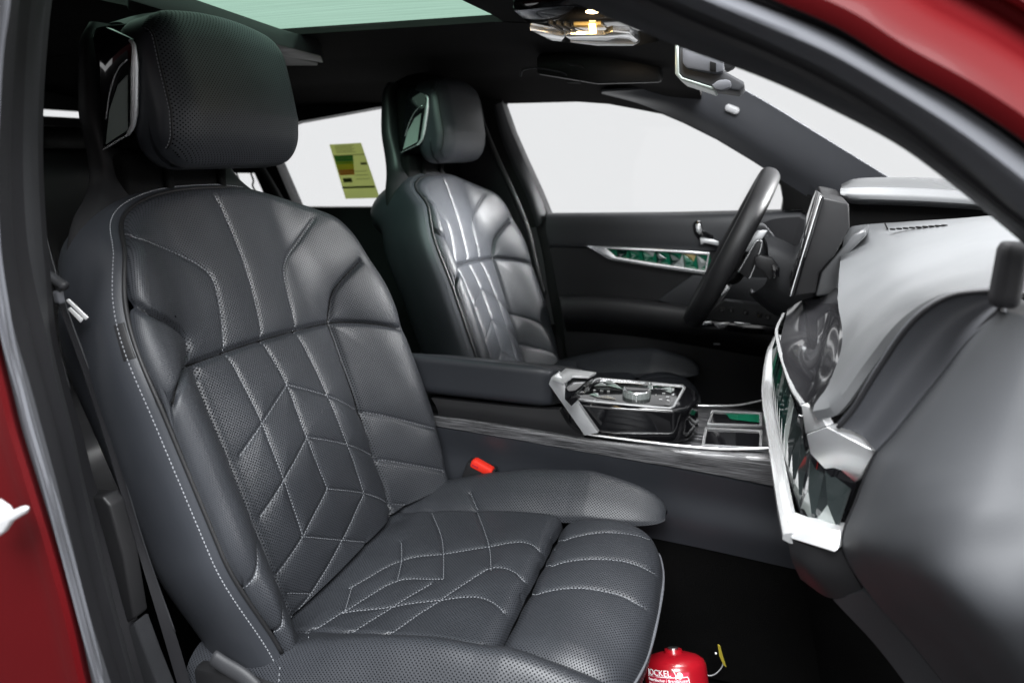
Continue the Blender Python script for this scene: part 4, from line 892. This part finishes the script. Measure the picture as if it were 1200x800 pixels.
# dark channel behind the crystals
sheet('bar_channel', loft([PY([(912, 388, .0), (920, 425, -.18), (934, 460, -.34), (950, 495, -.44), (980, 545, -.49), (1004, 566, -.50)]), PY([(905, 408, .0), (905, 450, -.06), (912, 500, -.22), (926, 560, -.38), (945, 612, -.47), (985, 622, -.50)])], 10, 40), 'gloss_black', db)
cu = spl(PY([(912, 396, -.01), (919, 432, -.19), (932, 470, -.33), (948, 512, -.43), (975, 556, -.485), (1000, 572, -.505)]), 15)
cd = spl(PY([(906, 412, -.01), (906, 452, -.07), (914, 502, -.23), (928, 562, -.385), (948, 610, -.47), (984, 620, -.51)]), 15)
gm = ['gem_dark', 'gem_clear', 'gem_dark', 'gem_dark', 'gem_green', 'gem_clear', 'gem_dark', 'gem_dark', 'gem_clear', 'gem_dark']
for k in range(14):
    a, b_, c, d = cu[k], cu[k+1], cd[k+1], cd[k]; mid = (a+b_+c+d)/4+np.array([-.004, -.004, 0])
    for tri, mt in (((a, b_, mid), gm[k % 10]), ((b_, c, mid), gm[(k*3+1) % 10]), ((c, d, mid), gm[(k*7+2) % 10]), ((d, a, mid), gm[(k+5) % 10])):
        if k > 8: mt = 'gem_clear' if tri[0] is c else 'gem_smoke'
        mesh('crystal', [np.array(p)+np.array([-.002, -.002, 0]) for p in tri], [(0, 1, 2)], mt, db, smooth=False)
# groove band on the near end, then the big lower pad
bandL = [(982, 500, -.524), (1000, 478, -.53), (1030, 430, -.54), (1070, 375, -.552), (1112, 347, -.562), (1168, 340, -.575)]
bandR = [(1026, 528, -.545), (1045, 508, -.55), (1072, 475, -.556), (1105, 435, -.565), (1135, 398, -.58), (1172, 366, -.60)]
sheet('end_band', loft([PY(bandL), [np.array(p)*.5+np.array(q)*.5+np.array([.004, .012, 0]) for p, q in zip(PY(bandL), PY(bandR))], PY(bandR)], 16, 50), 'trim_mid', db, .006, -1)
tube('band_seam', [np.array(p)+np.array([0, -.002, 0]) for p in PY(bandL)], .0022, 'rubber_black', db, seg=6, n=50)
def rowY(L, ys): return PY([(x, y, v) for (x, y), v in zip(L, np.interp(np.linspace(0, 1, len(L)), np.linspace(0, 1, len(ys)), ys))])
rows = [PY([(1172, 364, -.60), (1135, 400, -.58), (1105, 437, -.565), (1072, 478, -.556), (1045, 512, -.55), (1026, 534, -.545), (1005, 585, -.54), (988, 640, -.54), (1018, 695, -.545), (1062, 745, -.55), (1130, 830, -.555)]),
 rowY([(1182, 366), (1150, 403), (1122, 442), (1090, 486), (1064, 522), (1044, 548), (1022, 595), (1008, 640), (1036, 690), (1078, 740), (1150, 830)], [-.612, -.602, -.595, -.588, -.585]),
 rowY([(1200, 370), (1175, 412), (1150, 455), (1122, 502), (1098, 540), (1078, 572), (1058, 612), (1052, 650), (1078, 695), (1120, 745), (1190, 830)], [-.622, -.632, -.645, -.652, -.655]),
 rowY([(1225, 378), (1208, 425), (1190, 475), (1168, 525), (1148, 565), (1130, 600), (1115, 640), (1112, 675), (1135, 710), (1175, 755), (1240, 830)], [-.630, -.655, -.685, -.705, -.715]),
 rowY([(1300, 400), (1290, 450), (1275, 505), (1260, 555), (1245, 600), (1230, 640), (1215, 670), (1212, 700), (1225, 730), (1260, 770), (1320, 830)], [-.634, -.665, -.700, -.730, -.745])]
sheet('end_pad', loft(rows, 50, 80), 'end_leather', db, .01, 1)
tube('end_seam', [np.array(p)+np.array([.002, .004, 0]) for p in rows[0]], .003, 'rubber_black', db, seg=8, n=80)
# lower dash under the bar, glovebox edge
sheet('lower_dash', loft([PY([(922, 628, -.50), (950, 640, -.52), (986, 646, -.535)]), PY([(928, 655, -.50), (952, 668, -.52), (1000, 672, -.538)]), PY([(938, 678, -.49), (972, 700, -.515), (1012, 694, -.54)])], 12, 20), 'plastic', db, .01)
sheet('glovebox_edge', loft([PY([(976, 702, -.515), (1030, 760, -.52), (1090, 840, -.525)]), PY([(1012, 692, -.545), (1062, 748, -.55), (1130, 830, -.555)])], 8, 30), 'trim_grey', db, .01)
rbox('dash_core', (.30, -.15, .60), (.13, .42, .12), .05, 'plastic', db)
rbox('dash_core', (.34, .45, .60), (.13, .26, .14), .05, 'plastic', db)
rbox('footwell_wall', (.62, 0, .30), (.03, .70, .32), .02, 'carpet', db)
# centre display, seen from its end
ds = thing('display_screen', 'slim curved dashboard display seen from its near end', 'screen', pY(940, 345, 0))
slab('screen_body', PY([(926, 347), (930, 346), (966, 231), (962, 229)], -.055), (.02, .45, 0), 'gloss_black', ds, .0008)
slab('end_cap', PY([(930, 347), (964, 231), (993, 237), (995, 240), (996, 268), (978, 300), (960, 320), (955, 344)], -.05), (.03, .42, 0), 'plastic', ds, .003, 3)
tube('bright_edge', PY([(926, 347), (944, 288), (962, 230)], -.056), .0010, 'satin_chrome', ds, seg=6, n=20)
slab('screen_foot', PY([(955, 348), (962, 318), (980, 298), (998, 276), (1014, 268), (1016, 276), (1000, 292), (985, 312), (980, 345)], -.02), (.02, .10, 0), 'dash_leather', ds, .004, 3)
# ================================================================== NEAR SIDE BODY: roof rail and windscreen pillar, centre pillar
nf = thing('door_frame', 'red car body frame of the open front doorway with grey door seals', 'car body', (.05, -.70, .9))
i0 = [(520, -70, -.56), (640, -12, -.575), (770, 45, -.59), (900, 94, -.60), (975, 129, -.605), (1050, 169, -.61), (1102, 206, -.612), (1164, 256, -.615), (1240, 320, -.62)]
i1 = [(560, -90, -.60), (690, -25, -.61), (800, 30, -.62), (900, 71, -.63), (975, 109, -.635), (1050, 154, -.64), (1125, 210, -.645), (1177, 251, -.65), (1260, 315, -.655)]
i2 = [(600, -90, -.635), (720, -30, -.65), (820, 14, -.66), (900, 49, -.665), (975, 86, -.67), (1050, 131, -.675), (1125, 187, -.68), (1192, 244, -.685), (1280, 310, -.69)]
i3 = [(640, -100, -.66), (760, -45, -.672), (840, -12, -.68), (900, 11, -.686), (975, 41, -.69), (1050, 82, -.695), (1125, 124, -.70), (1200, 176, -.705), (1290, 250, -.71)]
i4 = [(650, -106, -.668), (765, -52, -.68), (850, -24, -.688), (912, 2, -.694), (985, 34, -.70), (1050, 75, -.704), (1125, 116, -.71), (1200, 165, -.715), (1295, 240, -.72)]
def mid(a, b_, dy): return [((p[0]+q[0])/2, (p[1]+q[1])/2, (p[2]+q[2])/2+dy) for p, q in zip(a, b_)]
sheet('pillar_lining', loft([PY(i0), PY(mid(i0, i1, -.006)), PY(i1)], 12, 60), 'trim_grey', nf, .01)
sheet('seal_channel', loft([PY(i1), PY(mid(i1, i2, .016)), PY(i2)], 12, 60), 'rubber_black', nf, .006)
sheet('door_seal', loft([PY(i2), PY(mid(i2, i3, -.016)), PY(i3)], 14, 60), 'rubber_grey', nf, .008)
sheet('paint_gap', loft([PY(i3), PY(mid(i3, i4, .010)), PY(i4)], 8, 60), 'rubber_black', nf, .004)
def offs(L, dx, dy, dY): return [(p[0]+dx, p[1]+dy, p[2]+dY) for p in L]
q1 = offs(i4, 14, -20, -.006); q2 = offs(i4, 34, -56, .010); q3 = offs(i4, 44, -80, .034); q4 = offs(i4, 56, -104, .040); q5 = offs(i4, 62, -120, .024); q6 = offs(i4, 95, -220, .060); q7 = offs(i4, 160, -420, .16)
sheet('painted_frame', loft([PY(i4), PY(q1), PY(q2), PY(q3), PY(q4), PY(q5), PY(q6), PY(q7)], 60, 60), 'red_paint', nf, .006)
slab('roof_rail', [(-.95, -.70, 1.05), (-.18, -.70, 1.05), (-.18, -.70, 1.17), (-.95, -.70, 1.17)], (0, -.06, 0), 'red_paint', nf, .01, 3)
# small rubber cap where the frame meets the dash
rbox('seal_cap', pY(1182, 322, -.60), (.009, .010, .024), (.005, .006, .006), 'rubber_black', nf, n=6)
# centre pillar on the left
bp = thing('centre_pillar', 'red centre door pillar with grey seal at the left edge', 'car body', (-.55, -.78, .2))
g0 = [(8, -30, -.80), (8, 0, -.80), (3, 60, -.80), (-1, 130, -.80), (-3, 200, -.80), (0, 290, -.80), (8, 350, -.80), (20, 400, -.80), (35, 450, -.80), (50, 505, -.80), (65, 560, -.80), (85, 640, -.80), (105, 720, -.80), (130, 800, -.80), (142, 840, -.80)]
g1 = [(-3, -30, -.815), (-4, 0, -.815), (-12, 60, -.815), (-16, 130, -.815), (-18, 200, -.815), (-14, 290, -.815), (-5, 350, -.815), (3, 410, -.815), (14, 455, -.815), (25, 500, -.815), (45, 565, -.815), (68, 640, -.815), (90, 720, -.815), (108, 800, -.815), (118, 840, -.815)]
b0 = [(60, -30, -.70), (55, 0, -.70), (49, 60, -.70), (45, 130, -.70), (45, 200, -.70), (49, 275, -.70), (54, 330, -.70), (59, 390, -.70), (72, 450, -.70), (86, 505, -.70), (98, 560, -.70), (118, 640, -.70), (138, 720, -.70), (160, 800, -.70), (172, 840, -.70)]
b1 = [(42, -30, -.735), (37, 0, -.735), (31, 60, -.735), (28, 130, -.735), (27, 200, -.735), (31, 275, -.735), (40, 330, -.735), (54, 390, -.735), (67, 450, -.735), (82, 505, -.735), (94, 560, -.735), (112, 640, -.735), (132, 720, -.735), (154, 800, -.735), (166, 840, -.735)]
bi = [(66, -30, -.68), (61, 0, -.68), (55, 60, -.68), (51, 130, -.68), (51, 200, -.68), (55, 275, -.68), (60, 330, -.68), (66, 390, -.68), (80, 450, -.68), (96, 505, -.68), (110, 560, -.68), (136, 640, -.68), (160, 720, -.68), (182, 800, -.68), (194, 840, -.68)]
sheet('pillar_lining', loft([PY(bi), PY(b0)], 4, 80), 'rubber_black', bp, .006)
sheet('pillar_lining', loft([PY(b0), PY(mid(b0, b1, -.004)), PY(b1)], 8, 80), 'trim_grey', bp, .006)
sheet('inner_seal', loft([PY(b1), PY(mid(b1, g0, .012)), PY(mid(b1, g0, -.004)), PY(g0)], 14, 80), 'rubber_black', bp, .006)
sheet('door_seal', loft([PY(g0), PY(mid(g0, g1, -.012)), PY(g1)], 12, 80), 'rubber_grey', bp, .006)
r1_ = offs(g1, -4, 0, -.004); r2_ = offs(g1, -10, 0, -.014); r3_ = offs(g1, -20, 0, -.016); r4_ = offs(g1, -34, 0, -.012); r5_ = offs(g1, -160, 0, -.016); r6_ = offs(g1, -320, 0, -.02)
sheet('painted_panel', loft([PY(g1), PY(r1_), PY(r2_), PY(r3_), PY(r4_), PY(r5_), PY(r6_)], 50, 80), 'red_paint', bp, .006)
# lower pillar trim panel
slab('lower_trim', PY([(108, 578), (118, 572), (138, 572), (146, 582), (162, 640), (174, 712), (150, 730), (128, 650)], -.672), (0, -.02, 0), 'plastic', bp, .003, 3)
slab('sill_carpet', PY([(151, 733), (174, 716), (190, 760), (210, 810), (240, 860), (190, 860), (170, 800)], -.672), (0, -.02, 0), 'carpet_grey', bp, .003, 3)
tube('trim_edge', PY([(62, 400), (75, 450), (88, 500), (104, 555), (112, 580)], -.675), .0022, 'trim_grey', bp, seg=6, n=30)
dh = thing('door_handle', 'pale blurred door handle tip at the left edge on red paint', 'handle', pY(0, 605, -.85))
slab('handle', PY([(-30, 590), (-6, 586), (6, 594), (10, 600), (24, 594), (30, 596), (28, 602), (12, 612), (4, 624), (-10, 634), (-30, 630)], -.86), (0, .005, 0), 'white_plastic', dh, .004, 3)
# seat belt on the pillar
sb = thing('seat_belt', 'black seat belt webbing with guide hanging beside the near seat', 'seat belt', pY(120, 640, -.665))
sheet('webbing', loft([PY([(48, 265), (58, 310), (70, 355), (100, 440), (128, 530), (160, 640), (190, 740), (225, 860)], -.664), PY([(50, 262), (62, 308), (76, 355), (107, 440), (137, 530), (170, 640), (205, 740), (240, 860)], -.655)], 4, 60), 'rubber_black', sb, .0015)
tube('webbing_edge', PY([(50, 262), (62, 308), (76, 355), (107, 440), (137, 530), (170, 640), (205, 740)], -.655), .0009, 'trim_grey', sb, seg=6, n=60)
tube('webbing_edge', PY([(62, 385), (72, 420), (82, 455)], -.664), .0007, 'trim_grey', sb, seg=6, n=20)
tube('belt_guide', PY([(53, 321), (62, 326), (72, 333), (76, 336)], -.668), .0055, 'trim_grey', sb, seg=10, n=20)
rbox('belt_button', pY(69, 348, -.667), (.0042, .004, .007), .0025, 'rubber_grey', sb, n=4)
for q in (((77, 352), (80, 350), (103, 372), (100, 375)), ((79, 362), (82, 360), (97, 374), (94, 378))):
    slab('white_mark', PY(q, -.660), (0, .0012, 0), 'white_print', sb, .0003)
# open front door, hinged just right of the picture: it shades the end of the dash
od = thing('open_door', "open passenger's door standing just right of the doorway", 'car door', (.26, -.82, 0))
h0 = np.array([.27, -.82, 0]); dd_ = np.array([-.16, -.985, 0]); dd_ /= np.linalg.norm(dd_); nn_ = np.array([dd_[1], -dd_[0], 0])
prf = [(0, -.05), (.95, -.05), (1.0, .10), (1.02, .70), (.98, .74), (0, .78), (-.02, .40)]
slab('inner_panel', [h0+dd_*a+np.array([0, 0, z]) for a, z in prf], tuple(-nn_*.05), 'trim_grey', od, .01, 2)
slab('outer_skin', [h0-nn_*.055+dd_*a+np.array([0, 0, z]) for a, z in prf], tuple(-nn_*.03), 'red_paint', od, .006, 2)
fro = [(.02, .78), (.95, .745), (.97, 1.02), (.55, 1.04), (.30, .98)]; fri = [(.10, .79), (.90, .76), (.91, .99), (.56, 1.0), (.32, .95)]
slab('window_frame', [h0-nn_*.02+dd_*a+np.array([0, 0, z+.002]) for a, z in fro], tuple(-nn_*.04), 'rubber_black', od, .004, holes=[[h0-nn_*.02+dd_*a+np.array([0, 0, z]) for a, z in fri]])
slab('window_glass', [h0-nn_*.04+dd_*a+np.array([0, 0, z]) for a, z in [(.08, .785), (.92, .755), (.93, 1.0), (.56, 1.012), (.31, .957)]], tuple(-nn_*.004), 'window_glass', od)
# ================================================================== FIRE EXTINGUISHER on the floor
fe = thing('fire_extinguisher', 'small red fire extinguisher with white print standing on the dark floor', 'fire extinguisher', (-.08, -.26, 0))
ax = np.array([-.24, .52, 1.0]); ax /= np.linalg.norm(ax); fc = np.array(pZ(790, 773, .18)); R_ = .047
fb = fc-ax*(fc[2]/ax[2])
Lc = fc[2]/ax[2]
lathe('cylinder', [(.040, .002), (R_, .008), (R_, Lc-.012), (R_*.985, Lc-.005), (R_*.93, Lc+.001), (R_*.78, Lc+.006), (R_*.5, Lc+.010), (.014, Lc+.011), (.013, Lc+.016)], fb, ax, 'red_enamel', fe, seg=56)
lathe('valve', [(.0105, Lc+.010), (.0105, Lc+.015), (.008, Lc+.016), (.008, Lc+.018)], fb, ax, 'steel', fe, seg=24)
toC = C-fc; toC -= ax*(toC@ax); toC /= np.linalg.norm(toC); rt = np.cross(ax, toC); rt /= np.linalg.norm(rt)
def wrapf(u0_, v0_, lift=.0006):
    def f(V):
        a = (V[:, 0]+u0_)/R_; return fb+ax*(V[:, 1:2]+v0_)+(R_+lift+V[:, 2:3])*(np.cos(a)[:, None]*toC+np.sin(a)[:, None]*rt)
    return f
a_ = np.linspace(-1.0, .42, 30); z_ = np.linspace(Lc-.11, Lc-.008, 6)
lbP = np.array([[fb+ax*z+(R_+.0004)*(math.cos(a)*toC+math.sin(a)*rt) for a in a_] for z in z_]); sheet('label', lbP, 'red_label', fe)
fr_ = np.array([fb+ax*z+(R_+.0007)*(math.cos(a)*toC+math.sin(a)*rt) for a, z in [(-.9, Lc-.0145)]+[(x, Lc-.0145) for x in np.linspace(-.5, .36, 10)]+[(.40, Lc-.024)]+[(.40, z) for z in np.linspace(Lc-.03, Lc-.10, 6)]]); tube('label_border', fr_, .0006, 'white_print', fe, seg=5, n=60)
text('lettering', 'JOCKEL', None, None, None, .0115, 'white_print', fe, wrap=wrapf(-.046, Lc-.013))
for k, s in enumerate(('Feuerlöscher / Brandblusser', '1 kg ABC-Pulver  mit Halter', 'Sicherung ziehen und ventil', 'Schlagknopf eindrücken', 'von unten löschen aus', 'Flamme sprühen hoch', 'nach jeder Benutzung', 'neu füllen lassen')):
    text('lettering', s, None, None, None, .0046 if k else .0056, 'white_print', fe, wrap=wrapf(-.046, Lc-.021-.0056*k))
dot = lathe('logo', [(.0045, 0), (.0045, .0006)], fb+ax*(Lc-.012)+(R_+.0002)*(math.cos(.12)*toC+math.sin(.12)*rt), math.cos(.12)*toC+math.sin(.12)*rt, 'white_print', fe, seg=20)
tube('logo_arc', [fb+ax*z+(R_+.0006)*(math.cos(a)*toC+math.sin(a)*rt) for a, z in ((-.10, Lc-.003), (-.04, Lc-.007), (0, Lc-.013), (-.01, Lc-.018))], .0006, 'white_print', fe, seg=5, n=16)
wr = thing('pull_ring', 'thin wire ring with yellow tag on the dark floor beside the extinguisher', 'wire ring', pZ(842, 790, .02))
tube('wire', [pY(x, y, -.17) for x, y in ((826, 790), (834, 791), (842, 786), (847, 778), (846, 768))], .0010, 'grey_print', wr, seg=6, n=30)
slab('tag', [pY(x, y, -.172) for x, y in ((841, 755), (844, 757), (847, 768), (851, 781), (848, 779), (843, 768))], (0, .002, 0), 'yellow', wr)
rbox('bead', pY(839, 765, -.172), (.0016, .0016, .0012), .0008, 'white_print', wr, n=2)
